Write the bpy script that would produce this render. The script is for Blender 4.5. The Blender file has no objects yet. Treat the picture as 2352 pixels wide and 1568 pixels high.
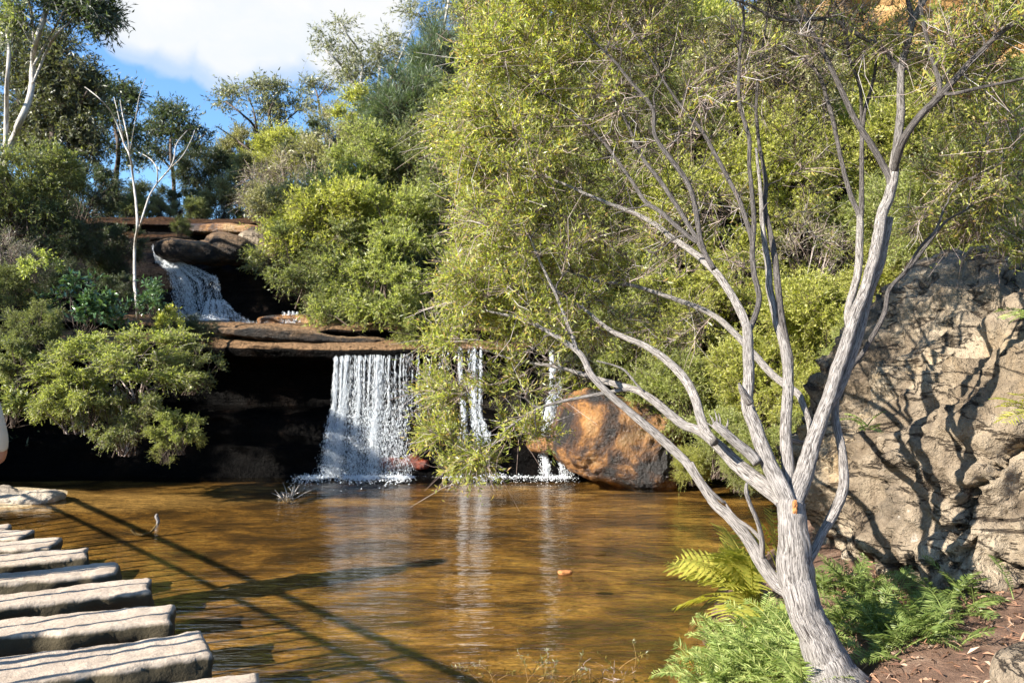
import bpy, bmesh, math, random
import numpy as np
from mathutils import Vector

SC = bpy.context.scene
COL = SC.collection
R = math.radians
rng = np.random.default_rng(7)
F = 1883.0            # focal length in pixels of the 2352 wide picture
HORIZON = 800.0
CAMZ = 1.7
TP = (HORIZON - 784.0) / F     # tangent of the upward pitch


# ---------------------------------------------------------------- geometry helpers
def at(px, py, d):
    """point at forward distance d that the lens sees at picture point px, py"""
    u = (px - 1176.0) / F
    v = (784.0 - py) / F
    y = 1.0 - v * TP
    z = TP + v
    s = d / y
    return np.array([u * s, d, CAMZ + z * s])


def flat(px, py, z):
    """point on the horizontal plane z seen at px, py"""
    v = (784.0 - py) / F
    y = 1.0 - v * TP
    zz = TP + v
    s = (z - CAMZ) / zz
    return np.array([(px - 1176.0) / F * s, y * s, z])


def norm(v):
    v = np.asarray(v, float)
    return v / np.maximum(np.linalg.norm(v, axis=-1, keepdims=True), 1e-9)


def _hash(ix, iy, iz, seed):
    h = (ix * 374761393 + iy * 668265263 + iz * 2147483647 + seed * 974711) & 0xFFFFFFFF
    h = ((h ^ (h >> 13)) * 1274126177) & 0xFFFFFFFF
    h = ((h ^ (h >> 16)) * 2246822519) & 0xFFFFFFFF
    return ((h >> 8) & 0xFFFF) / 32767.5 - 1.0


def vnoise(p, seed=0):
    p = np.asarray(p, float)
    i = np.floor(p).astype(np.int64)
    f = p - i
    f = f * f * (3 - 2 * f)
    r = 0.0
    for dx in (0, 1):
        wx = f[:, 0] if dx else 1 - f[:, 0]
        for dy in (0, 1):
            wy = f[:, 1] if dy else 1 - f[:, 1]
            for dz in (0, 1):
                wz = f[:, 2] if dz else 1 - f[:, 2]
                r = r + _hash(i[:, 0] + dx, i[:, 1] + dy, i[:, 2] + dz, seed) * wx * wy * wz
    return r


def fbm(p, octaves=4, seed=0, gain=0.5):
    p = np.asarray(p, float)
    a, s, r = 1.0, 0.0, 0.0
    for k in range(octaves):
        r = r + a * vnoise(p * (2.03 ** k) + 17.3 * k, seed + k)
        s += a
        a *= gain
    return r / s


def interp(x, xs, ys):
    return np.interp(x, xs, ys)


def catmull(P, step):
    P = np.asarray(P, float)
    if len(P) < 2:
        return P
    E = np.vstack([2 * P[0] - P[1], P, 2 * P[-1] - P[-2]])
    out = []
    for i in range(1, len(E) - 2):
        p0, p1, p2, p3 = E[i - 1], E[i], E[i + 1], E[i + 2]
        n = max(2, int(np.linalg.norm((p2 - p1)[:3]) / step))
        t = (np.arange(n) / n)[:, None]
        out.append(0.5 * (2 * p1 + (p2 - p0) * t + (2 * p0 - 5 * p1 + 4 * p2 - p3) * t ** 2 + (3 * p1 - p0 - 3 * p2 + p3) * t ** 3))
    out.append(E[-2][None])
    return np.vstack(out)


def mesh_from(name, V, faces_list, smooth=False):
    """faces_list: list of int arrays (n,k)"""
    me = bpy.data.meshes.new(name)
    V = np.asarray(V, np.float32)
    loops, starts, totals, s = [], [], [], 0
    for fa in faces_list:
        fa = np.asarray(fa, np.int32)
        if fa.size == 0:
            continue
        n, k = fa.shape
        loops.append(fa.ravel())
        starts.append(s + np.arange(n) * k)
        totals.append(np.full(n, k))
        s += n * k
    me.vertices.add(len(V))
    me.vertices.foreach_set('co', V.ravel())
    L = np.concatenate(loops).astype(np.int32)
    me.loops.add(len(L))
    me.loops.foreach_set('vertex_index', L)
    S = np.concatenate(starts).astype(np.int32)
    me.polygons.add(len(S))
    me.polygons.foreach_set('loop_start', S)
    me.polygons.foreach_set('loop_total', np.concatenate(totals).astype(np.int32))
    me.update(calc_edges=True)
    if smooth:
        me.polygons.foreach_set('use_smooth', np.ones(len(S), bool))
    me.validate()
    return me


class Geo:
    """collects vertices and faces, built as one mesh"""
    def __init__(self):
        self.V, self.Fq, self.n, self.B = [], [], 0, []

    def add(self, V, *faces, bark=None):
        V = np.asarray(V, float)
        self.V.append(V)
        for f in faces:
            self.Fq.append(np.asarray(f, np.int64) + self.n)
        self.B.append(np.zeros_like(V) if bark is None else bark)
        self.n += len(V)

    def mesh(self, name, smooth=False, bark=False):
        by = {}
        for f in self.Fq:
            by.setdefault(f.shape[1], []).append(f)
        me = mesh_from(name, np.vstack(self.V), [np.vstack(v) for v in by.values()], smooth)
        if bark:
            a = me.attributes.new('bark', 'FLOAT_VECTOR', 'POINT')
            a.data.foreach_set('vector', np.vstack(self.B).astype(np.float32).ravel())
        return me

    def build(self, name, mat, parent=None, smooth=False, bark=False):
        return link(name, self.mesh(name, smooth, bark), mat, parent)


def link(name, me, mat=None, parent=None):
    o = bpy.data.objects.new(name, me)
    COL.objects.link(o)
    if mat is not None:
        if len(me.materials) == 0:
            me.materials.append(mat)
    if parent is not None:
        o.parent = parent
        o.matrix_parent_inverse = parent.matrix_basis.inverted()
    return o


def empty(name, loc):
    o = bpy.data.objects.new(name, None)
    o.location = [float(c) for c in loc]
    o.empty_display_size = 0.2
    COL.objects.link(o)
    return o


def tag(o, label, cat, group=None, kind=None):
    o['label'] = label
    if cat:
        o['category'] = cat
    if group:
        o['group'] = group
    if kind:
        o['kind'] = kind
    return o


def structure(o, label=None):
    o['kind'] = 'structure'
    if label:
        o['label'] = label
    return o


# ---- tubes
def tube(g, P, rad, sides=10, rough=0.0, seed=0, cap=True, tscale=14.0):
    """one swept limb with parallel transport frames"""
    P = np.asarray(P, float)
    n = len(P)
    T = norm(np.gradient(P, axis=0))
    ref = np.array([0.3, 1, 0.2]) if abs(T[0][1]) < 0.8 else np.array([1.0, 0.2, 0.1])
    u = norm(np.cross(T[0], ref))
    U = [u]
    for i in range(1, n):
        u = U[-1] - T[i] * np.dot(U[-1], T[i])
        U.append(u / max(np.linalg.norm(u), 1e-9))
    U = np.array(U)
    W = np.cross(T, U)
    th = np.arange(sides) / sides * 2 * math.pi
    c, s = np.cos(th), np.sin(th)
    ln = np.concatenate([[0], np.cumsum(np.linalg.norm(np.diff(P, axis=0), axis=1))])
    rad = np.asarray(rad, float)
    bark = np.stack([np.repeat(c[None], n, 0) , np.repeat(s[None], n, 0), np.repeat(ln[:, None] * tscale, sides, 1)], -1)
    bark[..., :2] *= (rad[:, None, None] / 0.05) ** 0.7
    RR = np.repeat(rad[:, None], sides, 1)
    if rough > 0:
        q = bark.reshape(-1, 3) * np.array([1.3, 1.3, 0.35]) + seed * 3.7
        RR = RR * (1 + rough * fbm(q, 3, seed).reshape(n, sides) + 0.5 * rough * vnoise(bark.reshape(-1, 3) * np.array([3.2, 3.2, 0.5]), seed + 5).reshape(n, sides))
    V = P[:, None] + (U[:, None] * c[None, :, None] + W[:, None] * s[None, :, None]) * RR[..., None]
    idx = np.arange(n * sides).reshape(n, sides)
    a, b = idx[:-1], idx[1:]
    q = np.stack([a, np.roll(a, -1, 1), np.roll(b, -1, 1), b], -1).reshape(-1, 4)
    V = V.reshape(-1, 3)
    bk = bark.reshape(-1, 3)
    if cap:
        V = np.vstack([V, P[0], P[-1]])
        bk = np.vstack([bk, [[0, 0, 0], [0, 0, ln[-1] * tscale]]])
        k = n * sides
        t0 = np.stack([np.full(sides, k), np.roll(idx[0], -1), idx[0]], -1)
        t1 = np.stack([np.full(sides, k + 1), idx[-1], np.roll(idx[-1], -1)], -1)
        g.add(V, q, t0, t1, bark=bk)
    else:
        g.add(V, q, bark=bk)


def tubes(g, P, rad, sides=3):
    """many thin twigs at once: P (n,k,3), rad (n,k)"""
    P = np.asarray(P, float)
    if len(P) == 0:
        return
    n, k, _ = P.shape
    T = norm(np.gradient(P, axis=1))
    ref = norm(rng.normal(size=(n, 1, 3)))
    U = norm(np.cross(T, ref))
    W = np.cross(T, U)
    th = np.arange(sides) / sides * 2 * math.pi
    c, s = np.cos(th), np.sin(th)
    V = P[:, :, None] + (U[:, :, None] * c[:, None] + W[:, :, None] * s[:, None]) * np.asarray(rad)[:, :, None, None]
    idx = np.arange(n * k * sides).reshape(n, k, sides)
    a, b = idx[:, :-1], idx[:, 1:]
    q = np.stack([a, np.roll(a, -1, 2), np.roll(b, -1, 2), b], -1).reshape(-1, 4)
    g.add(V.reshape(-1, 3), q)


def leaves(g, P, D, L, W, bend=0.15, up=None):
    """narrow diamond leaves: base P, direction D"""
    n = len(P)
    if n == 0:
        return
    D = norm(D)
    S = norm(np.cross(D, rng.normal(size=(n, 3)) + (0 if up is None else np.asarray(up) * 2.0)))
    N = np.cross(S, D)
    L = np.broadcast_to(np.asarray(L, float), (n,))[:, None]
    W = np.broadcast_to(np.asarray(W, float), (n,))[:, None]
    mid = P + D * L * 0.42 + N * L * bend * 0.5
    tip = P + D * L - N * L * bend * 0.4
    V = np.stack([P, mid + S * W * 0.5, tip, mid - S * W * 0.5], 1).reshape(-1, 3)
    g.add(V, np.arange(n * 4).reshape(n, 4))


def fat_leaves(g, P, D, L, W):
    """broad leaves of two halves folded along the midrib"""
    n = len(P)
    D = norm(D)
    S = norm(np.cross(D, np.array([0, 0, 1.0]) + 0.7 * rng.normal(size=(n, 3))))
    N = np.cross(S, D)
    L = np.asarray(L)[:, None]
    W = np.asarray(W)[:, None]
    a = P
    m1 = P + D * L * 0.3
    m2 = P + D * L * 0.7 - N * L * 0.04
    t = P + D * L - N * L * 0.14
    l1, l2 = m1 + S * W * 0.5 + N * W * 0.15, m2 + S * W * 0.42 + N * W * 0.1
    r1, r2 = m1 - S * W * 0.5 + N * W * 0.15, m2 - S * W * 0.42 + N * W * 0.1
    V = np.stack([a, m1, m2, t, l1, l2, r1, r2], 1).reshape(-1, 3)
    b = np.arange(n)[:, None] * 8
    q = np.vstack([b + np.array([[1, 4, 5, 2]]), b + np.array([[1, 2, 7, 6]])])
    tr = np.vstack([b + np.array([[0, 4, 1]]), b + np.array([[0, 1, 6]]), b + np.array([[2, 5, 3]]), b + np.array([[2, 3, 7]])])
    g.add(V, q, tr)


# ---------------------------------------------------------------- materials
def nodes_of(name):
    m = bpy.data.materials.new(name)
    m.use_nodes = True
    nt = m.node_tree
    nt.nodes.clear()
    return m, nt


class NT:
    def __init__(self, nt):
        self.nt = nt

    def n(self, kind, **kw):
        nd = self.nt.nodes.new(kind)
        for k, v in kw.items():
            if k.startswith('i_'):
                nd.inputs[k[2:].replace('_', ' ')].default_value = v
            else:
                setattr(nd, k, v)
        return nd

    def l(self, a, b):
        self.nt.links.new(a, b)

    def ramp(self, fac, stops, interp='LINEAR'):
        r = self.n('ShaderNodeValToRGB')
        r.color_ramp.interpolation = interp
        el = r.color_ramp.elements
        while len(el) > 1:
            el.remove(el[-1])
        el[0].position, el[0].color = stops[0][0], rgba(stops[0][1])
        for p, c in stops[1:]:
            e = el.new(p)
            e.color = rgba(c)
        self.l(fac, r.inputs[0])
        return r.outputs[0]

    def noise(self, vec, scale, detail=5, rough=0.6, dist=0.0):
        t = self.n('ShaderNodeTexNoise')
        t.inputs['Scale'].default_value = scale
        t.inputs['Detail'].default_value = detail
        t.inputs['Roughness'].default_value = rough
        t.inputs['Distortion'].default_value = dist
        if vec is not None:
            self.l(vec, t.inputs['Vector'])
        return t.outputs['Fac']

    def mapping(self, vec, scale=(1, 1, 1), rot=(0, 0, 0), loc=(0, 0, 0)):
        m = self.n('ShaderNodeMapping')
        m.inputs['Scale'].default_value = scale
        m.inputs['Rotation'].default_value = rot
        m.inputs['Location'].default_value = loc
        self.l(vec, m.inputs['Vector'])
        return m.outputs[0]

    def math(self, op, a, b=None, clamp=False):
        m = self.n('ShaderNodeMath', operation=op, use_clamp=clamp)
        for i, x in enumerate((a, b)):
            if x is None:
                continue
            if isinstance(x, (int, float)):
                m.inputs[i].default_value = x
            else:
                self.l(x, m.inputs[i])
        return m.outputs[0]

    def mix(self, fac, a, b, mode='MIX'):
        m = self.n('ShaderNodeMix', data_type='RGBA', blend_type=mode)
        for i, x in ((0, fac), (6, a), (7, b)):
            if isinstance(x, (int, float)):
                m.inputs[i].default_value = x
            elif isinstance(x, tuple):
                m.inputs[i].default_value = rgba(x)
            else:
                self.l(x, m.inputs[i])
        return m.outputs[2]

    def bump(self, h, strength=0.5, dist=0.02, normal=None):
        b = self.n('ShaderNodeBump')
        b.inputs['Strength'].default_value = strength
        b.inputs['Distance'].default_value = dist
        self.l(h, b.inputs['Height'])
        if normal is not None:
            self.l(normal, b.inputs['Normal'])
        return b.outputs[0]

    def out(self, sh):
        o = self.n('ShaderNodeOutputMaterial')
        self.l(sh, o.inputs['Surface'])


def rgba(c):
    return c if len(c) == 4 else (c[0], c[1], c[2], 1.0)


def mat_leaf(name, stops, rough=0.45, trans=0.35, spec=0.4):
    m, nt = nodes_of(name)
    k = NT(nt)
    if name.startswith('leaf') and 'fern' not in name:
        spec, rough = max(spec, 0.5), min(rough, 0.45)
        stops = [(q, tuple(v * 1.15 + 0.02 for v in c)) for q, c in stops]
    geo = k.n('ShaderNodeNewGeometry')
    col = k.ramp(geo.outputs['Random Per Island'], stops)
    p = k.n('ShaderNodeBsdfPrincipled')
    k.l(col, p.inputs['Base Color'])
    p.inputs['Roughness'].default_value = rough
    p.inputs['Specular IOR Level'].default_value = spec
    t = k.n('ShaderNodeBsdfTranslucent')
    tc = k.mix(1.0, col, (1.5, 1.6, 0.7), 'MULTIPLY')
    k.l(tc, t.inputs['Color'])
    mx = k.n('ShaderNodeMixShader')
    mx.inputs[0].default_value = trans
    k.l(p.outputs[0], mx.inputs[1])
    k.l(t.outputs[0], mx.inputs[2])
    k.out(mx.outputs[0])
    return m


def mat_bark(name, dark, light, bump=0.6, scale=(2.2, 2.2, 0.5), attr=True, rough=0.85):
    m, nt = nodes_of(name)
    k = NT(nt)
    if attr:
        a = k.n('ShaderNodeAttribute', attribute_name='bark')
        vec = a.outputs['Vector']
    else:
        vec = k.n('ShaderNodeTexCoord').outputs['Object']
    v = k.mapping(vec, scale)
    h = k.noise(v, 2.6, 7, 0.66, 0.3)
    h2 = k.noise(k.mapping(vec, (0.5, 0.5, 0.25)), 1.2, 3, 0.5)
    col = k.ramp(h, [(0.37, dark), (0.455, tuple(0.42 * (a + b) for a, b in zip(dark, light))), (0.56, light)])
    col = k.mix(k.ramp(h2, [(0.4, (0, 0, 0)), (0.68, (0.55, 0.55, 0.55))]), col, tuple(c * 0.55 for c in light))
    p = k.n('ShaderNodeBsdfPrincipled')
    k.l(col, p.inputs['Base Color'])
    p.inputs['Roughness'].default_value = rough
    p.inputs['Specular IOR Level'].default_value = 0.2
    k.l(k.bump(h, bump, 0.03), p.inputs['Normal'])
    k.out(p.outputs[0])
    return m


def mat_plain(name, col, rough=0.8, var=0.25, scale=8.0, bump=0.0, spec=0.3):
    m, nt = nodes_of(name)
    k = NT(nt)
    oc = k.n('ShaderNodeTexCoord').outputs['Object']
    h = k.noise(oc, scale, 5)
    c = k.ramp(h, [(0.3, tuple(x * (1 - var) for x in col)), (0.7, tuple(min(1, x * (1 + var)) for x in col))])
    p = k.n('ShaderNodeBsdfPrincipled')
    k.l(c, p.inputs['Base Color'])
    p.inputs['Roughness'].default_value = rough
    p.inputs['Specular IOR Level'].default_value = spec
    if bump:
        k.l(k.bump(h, bump, 0.02), p.inputs['Normal'])
    k.out(p.outputs[0])
    return m


def mat_rock(name, cols, scale=1.6, speck=None, rough=0.85, bump=0.7, bdist=0.04, spec=0.25, strata=0.0, top=None, gate=None, grit=0.0, moss=None):
    """cols: ramp stops over large noise; speck=(colour, amount); top: colour for level faces"""
    m, nt = nodes_of(name)
    k = NT(nt)
    oc = k.n('ShaderNodeTexCoord').outputs['Object']
    big = k.noise(oc, scale, 6, 0.62, 0.4)
    col = k.ramp(big, cols)
    fine = k.noise(oc, scale * 16, 6, 0.7)
    col = k.mix(0.55, col, k.ramp(fine, [(0.3, (0.3, 0.28, 0.26)), (0.7, (1.0, 1.0, 1.0))]), 'MULTIPLY')
    if speck:
        v = k.noise(oc, scale * 3.1, 8, 0.75)
        col = k.mix(k.ramp(v, [(1 - speck[1], (0, 0, 0)), (1 - speck[1] + 0.07, (0.85, 0.85, 0.85))]), col, speck[0])
    h = k.math('ADD', k.math('MULTIPLY', fine, 0.55), k.noise(oc, scale * 4, 6, 0.7))
    if grit:
        vo = k.n('ShaderNodeTexVoronoi')
        vo.inputs['Scale'].default_value = scale * 26
        k.l(oc, vo.inputs['Vector'])
        patch = k.noise(oc, scale * 1.1, 3, 0.6)
        pits = k.math('ADD', k.ramp(vo.outputs['Distance'], [(0.05, (0, 0, 0)), (0.45, (1, 1, 1))]), k.ramp(patch, [(0.42, (1, 1, 1)), (0.62, (0.15, 0.15, 0.15))]), True)
        h = k.math('ADD', h, k.math('MULTIPLY', pits, 0.22))
        rid = k.math('ABSOLUTE', k.math('SUBTRACT', k.noise(k.mapping(oc, (0.7, 0.7, 1.8), (0.1, 0.25, 0)), scale * 1.5, 7, 0.62, 0.5), 0.5))
        cr = k.ramp(rid, [(0.0, (0, 0, 0)), (0.018, (1, 1, 1))])
        h = k.math('ADD', h, k.math('MULTIPLY', cr, grit))
        col = k.mix(1.0, col, k.mix(1.0, k.ramp(cr, [(0, (0.25, 0.22, 0.2)), (1, (1, 1, 1))]), k.ramp(pits, [(0, (0.62, 0.57, 0.52)), (1, (1, 1, 1))]), 'MULTIPLY'), 'MULTIPLY')
        col = k.mix(k.ramp(k.noise(k.mapping(oc, (1.1, 1.1, 0.6)), scale * 0.8, 6, 0.7, 0.6), [(0.47, (0, 0, 0)), (0.57, (0.75, 0.75, 0.75))]), col, k.mix(1.0, col, (0.42, 0.38, 0.34), 'MULTIPLY'))
    if strata:
        s = k.noise(k.mapping(oc, (0.5, 0.5, 7.0)), scale * 1.3, 4, 0.6)
        h = k.math('ADD', h, k.math('MULTIPLY', s, strata))
        col = k.mix(k.ramp(s, [(0.35, (0.8, 0.8, 0.8)), (0.55, (0, 0, 0))]), col, k.mix(1.0, col, (0.4, 0.35, 0.3), 'MULTIPLY'))
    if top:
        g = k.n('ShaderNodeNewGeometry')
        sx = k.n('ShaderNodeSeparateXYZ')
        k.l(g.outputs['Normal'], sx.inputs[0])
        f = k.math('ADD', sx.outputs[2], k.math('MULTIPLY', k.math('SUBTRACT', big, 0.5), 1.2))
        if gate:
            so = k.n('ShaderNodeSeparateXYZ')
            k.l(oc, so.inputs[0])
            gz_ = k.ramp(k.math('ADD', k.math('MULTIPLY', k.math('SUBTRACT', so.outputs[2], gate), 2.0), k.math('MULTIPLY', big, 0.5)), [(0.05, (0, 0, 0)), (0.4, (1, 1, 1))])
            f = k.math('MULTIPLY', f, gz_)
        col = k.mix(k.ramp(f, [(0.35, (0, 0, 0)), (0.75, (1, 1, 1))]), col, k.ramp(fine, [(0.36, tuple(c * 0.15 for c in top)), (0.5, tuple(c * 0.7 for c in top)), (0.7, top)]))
    if moss:
        so = k.n('ShaderNodeSeparateXYZ')
        k.l(oc, so.inputs[0])
        mf = k.ramp(k.math('ADD', so.outputs[2], k.math('MULTIPLY', big, 0.08)), [(moss[0], (1, 1, 1)), (moss[0] + 0.018, (0, 0, 0))])
        col = k.mix(mf, col, k.mix(big, moss[1], moss[2]))
    p = k.n('ShaderNodeBsdfPrincipled')
    k.l(col, p.inputs['Base Color'])
    p.inputs['Roughness'].default_value = rough
    p.inputs['Specular IOR Level'].default_value = spec
    k.l(k.bump(h, bump, bdist), p.inputs['Normal'])
    k.out(p.outputs[0])
    return m


M = {}
M['bark_grey'] = mat_bark('bark_grey', (0.05, 0.039, 0.033), (0.485, 0.435, 0.395), 1.0, (3.6, 3.6, 0.6))
M['bark_mid_shaded'] = mat_bark('bark_mid_shaded', (0.035, 0.028, 0.024), (0.33, 0.295, 0.27), 1.0, (3.6, 3.6, 0.6))  # shadow on the top of the big right limb put into its bark tone
M['bark_young_shaded'] = mat_bark('bark_young_shaded', (0.022, 0.017, 0.015), (0.20, 0.175, 0.16), 1.0, (3.6, 3.6, 0.6))  # darker young bark, deepened to carry crown shade on the upper limbs
M['bark_twig'] = mat_leaf('bark_twig', [(0, (0.03, 0.022, 0.018)), (0.35, (0.09, 0.065, 0.052)), (0.5, (0.26, 0.19, 0.16)), (0.8, (0.40, 0.31, 0.27)), (1, (0.46, 0.42, 0.40))], 0.8, 0.0, 0.2)
M['bark_pale'] = mat_bark('bark_pale', (0.16, 0.13, 0.11), (0.52, 0.48, 0.43), 0.25, (1.2, 1.2, 0.2))
M['bark_dark'] = mat_plain('bark_dark', (0.09, 0.065, 0.05), 0.85, 0.4, 20)
M['raw_wood'] = mat_plain('raw_wood', (0.36, 0.15, 0.05), 0.8, 0.45, 45, 0.5)
M['capsule'] = mat_plain('capsule', (0.24, 0.17, 0.14), 0.8, 0.3, 40)
G_ = lambda *c: [(i / (len(c) - 1), x) for i, x in enumerate(c)]
M['leaf_tree'] = mat_leaf('leaf_tree', [(0, (0.14, 0.17, 0.03)), (0.3, (0.23, 0.255, 0.048)), (0.75, (0.35, 0.345, 0.075)), (0.93, (0.40, 0.33, 0.075)), (1, (0.36, 0.21, 0.06))], 0.36, 0.48)
M['leaf_yellow'] = mat_leaf('leaf_yellow', G_((0.17, 0.185, 0.035), (0.31, 0.31, 0.065), (0.43, 0.40, 0.11)), 0.5, 0.5)
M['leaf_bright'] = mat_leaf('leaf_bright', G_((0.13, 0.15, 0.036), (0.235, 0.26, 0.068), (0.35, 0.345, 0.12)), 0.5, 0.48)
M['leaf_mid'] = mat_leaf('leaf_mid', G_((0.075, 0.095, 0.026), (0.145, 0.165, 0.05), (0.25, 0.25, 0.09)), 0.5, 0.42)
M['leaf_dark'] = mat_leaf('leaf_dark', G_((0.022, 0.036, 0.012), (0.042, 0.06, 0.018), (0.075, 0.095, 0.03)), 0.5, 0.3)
M['leaf_olive'] = mat_leaf('leaf_olive', G_((0.14, 0.135, 0.05), (0.23, 0.215, 0.085), (0.34, 0.31, 0.15)), 0.6, 0.3)
M['leaf_grey'] = mat_leaf('leaf_grey', G_((0.085, 0.095, 0.045), (0.15, 0.155, 0.08), (0.26, 0.25, 0.15)), 0.4, 0.28)
M['leaf_gloss'] = mat_leaf('leaf_gloss', G_((0.025, 0.06, 0.020), (0.045, 0.10, 0.032), (0.09, 0.15, 0.045)), 0.2, 0.2, 0.8)
M['leaf_casuarina'] = mat_leaf('leaf_casuarina', G_((0.04, 0.065, 0.028), (0.065, 0.095, 0.04), (0.11, 0.14, 0.065)), 0.55, 0.3)
M['leaf_fernY'] = mat_leaf('leaf_fernY', G_((0.24, 0.26, 0.04), (0.36, 0.34, 0.06), (0.46, 0.40, 0.08)), 0.5, 0.45)
M['leaf_fern'] = mat_leaf('leaf_fern', G_((0.15, 0.21, 0.05), (0.25, 0.31, 0.085), (0.38, 0.40, 0.14)), 0.5, 0.35)
M['leaf_fernD'] = mat_leaf('leaf_fernD', G_((0.075, 0.11, 0.022), (0.13, 0.175, 0.04), (0.23, 0.27, 0.08)), 0.5, 0.35)
M['leaf_olive_dark'] = mat_leaf('leaf_olive_dark', G_((0.04, 0.045, 0.018), (0.075, 0.08, 0.03), (0.14, 0.135, 0.06)), 0.5, 0.3)
# ---------------------------------------------------------------- land
def smooth(a, b, x):
    t = np.clip((x - a) / (b - a), 0, 1)
    return t * t * (3 - 2 * t)


def hill_z(x, y):
    x = np.asarray(x, float)
    y = np.asarray(y, float)
    zf = interp(y, [8.5, 9.6, 10.4, 11.0, 12.0, 13.5, 15.0, 16.5, 30, 60, 120], [-1.2, -1.1, -0.9, -0.6, 0.7, 1.7, 3.1, 3.7, 5.4, 10, 17])
    xr = interp(y, [8, 10.4, 11.0, 11.6, 12.2, 14, 18, 30, 60, 120], [2.9, 2.2, 1.6, -1.5, -2.9, -4.0, -5.2, -9.0, -18, -30])
    xl = interp(y, [4, 9, 11, 14, 18, 30, 60, 120], [-5.5, -6.2, -5.6, -6.9, -8.6, -15, -30, -55])
    z = zf + 0.52 * np.maximum(0, x - xr) * interp(y, [8, 30, 60, 120], [1.5, 1.0, 0.75, 0.5]) + 4.5 * (1 - np.exp(-interp(y, [8.5, 12.5, 14.5], [0.30, 0.36, 0.62]) * np.maximum(0, xl - x) / 4.5))
    # the right bank rises steeply from the pool
    z = z + 0.9 * smooth(0.0, 1.6, x - xr) * smooth(11.8, 9.5, y)
    # the slope eases off to a gully below the orange cliff
    lim = 1.5 + np.maximum(y, 1) * interp(x / np.maximum(y, 1), [0.05, 0.25, 0.40, 0.55, 0.75], [0.50, 0.40, 0.29, 0.27, 0.30])
    z = np.where((x > 0) & (y > 9), np.minimum(z, lim), z)
    p = np.stack([x, y, 0 * x], -1)
    return z + 0.35 * fbm(p * 0.45, 4, 3) * smooth(-0.5, 1.5, z)


def grid_mesh(xs, ys, zf):
    X, Y = np.meshgrid(xs, ys, indexing='xy')
    Z = zf(X.ravel(), Y.ravel())
    V = np.stack([X.ravel(), Y.ravel(), Z], -1)
    idx = np.arange(X.size).reshape(X.shape)
    q = np.stack([idx[:-1, :-1], idx[:-1, 1:], idx[1:, 1:], idx[1:, :-1]], -1).reshape(-1, 4)
    return V, q


def hill_hit(px, py, dmin=10.5, dmax=70):
    for d in np.arange(dmin, dmax, 0.15):
        p = at(px, py, d)
        if p[2] < hill_z(p[:1], p[1:2])[0]:
            return d
    return dmax


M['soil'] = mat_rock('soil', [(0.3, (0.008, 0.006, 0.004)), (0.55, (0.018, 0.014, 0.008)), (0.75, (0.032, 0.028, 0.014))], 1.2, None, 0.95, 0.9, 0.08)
ys = np.concatenate([np.arange(8.5, 22, 0.3), np.arange(22, 60, 1.2), np.arange(60, 125, 5)])
xs = np.concatenate([np.arange(-90, -20, 4), np.arange(-20, 16, 0.35), np.arange(16, 90, 4)])
V, q = grid_mesh(xs, ys, hill_z)
structure(link('hill', mesh_from('hill', V, [q], True), M['soil']))


# pool bed -------------------------------------------------------------
def bank_edge(y):
    return interp(y, [-3, 0, 2, 3, 4.2, 4.9, 6.0, 7.4, 9], [-2.0, -0.9, 0.35, 0.8, 1.03, 1.12, 1.55, 2.5, 3.2])


def bed_z(x, y):
    p = np.stack([x, y, 0 * x], -1)
    z = -0.20 + 0.14 * smooth(6.5, 9.8, y) - 0.10 * smooth(0.5, 2.5, x) * smooth(9, 7, y) + 0.035 * fbm(p * 0.7, 4, 11) * smooth(10, 7, y) + 0.012 * fbm(p * np.array([2, 5, 1]), 3, 12)
    # sand spit on the left and the bar that trails from it
    bar = np.exp(-((y - 9.15 - 0.03 * (x + 5)) / 0.55) ** 2) * smooth(-2.3, -5.2, x)
    z = np.minimum(z + bar * 0.10, -0.02)
    z = z + 0.12 * smooth(-5.0, -5.9, x + 0.25 * fbm(p * 2.5, 3, 5)) * np.exp(-((y - 9.3) / 0.7) ** 2)
    return z


V, q = grid_mesh(np.arange(-14, 5.0, 0.07), np.arange(-4, 11.6, 0.07), bed_z)
m, nt = nodes_of('bed_sand')
k = NT(nt)
oc = k.n('ShaderNodeTexCoord').outputs['Object']
h = k.noise(k.mapping(oc, (1.0, 2.2, 1), (0, 0, 0.5)), 0.9, 8, 0.68, 0.8)
h2 = k.noise(k.mapping(oc, (1.0, 2.6, 1), (0, 0, 0.35)), 6.0, 6, 0.7)
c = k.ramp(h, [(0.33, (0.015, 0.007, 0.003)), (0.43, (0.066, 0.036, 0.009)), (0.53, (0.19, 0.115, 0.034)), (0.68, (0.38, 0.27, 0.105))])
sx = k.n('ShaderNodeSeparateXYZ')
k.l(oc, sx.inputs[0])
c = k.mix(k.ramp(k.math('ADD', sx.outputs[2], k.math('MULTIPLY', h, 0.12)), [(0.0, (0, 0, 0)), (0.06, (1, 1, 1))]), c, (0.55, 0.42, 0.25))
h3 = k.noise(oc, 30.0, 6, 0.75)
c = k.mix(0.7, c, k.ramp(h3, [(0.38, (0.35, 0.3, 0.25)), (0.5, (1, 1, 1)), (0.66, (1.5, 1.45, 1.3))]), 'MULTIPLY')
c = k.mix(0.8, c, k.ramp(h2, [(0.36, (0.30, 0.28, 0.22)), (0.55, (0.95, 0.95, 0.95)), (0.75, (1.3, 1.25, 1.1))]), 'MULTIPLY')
p = k.n('ShaderNodeBsdfPrincipled')
k.l(c, p.inputs['Base Color'])
p.inputs['Roughness'].default_value = 0.9
k.l(k.bump(h2, 0.6, 0.04), p.inputs['Normal'])
k.out(p.outputs[0])
M['bed'] = m
structure(link('pool_bed', mesh_from('pool_bed', V, [q], True), M['bed']))

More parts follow.
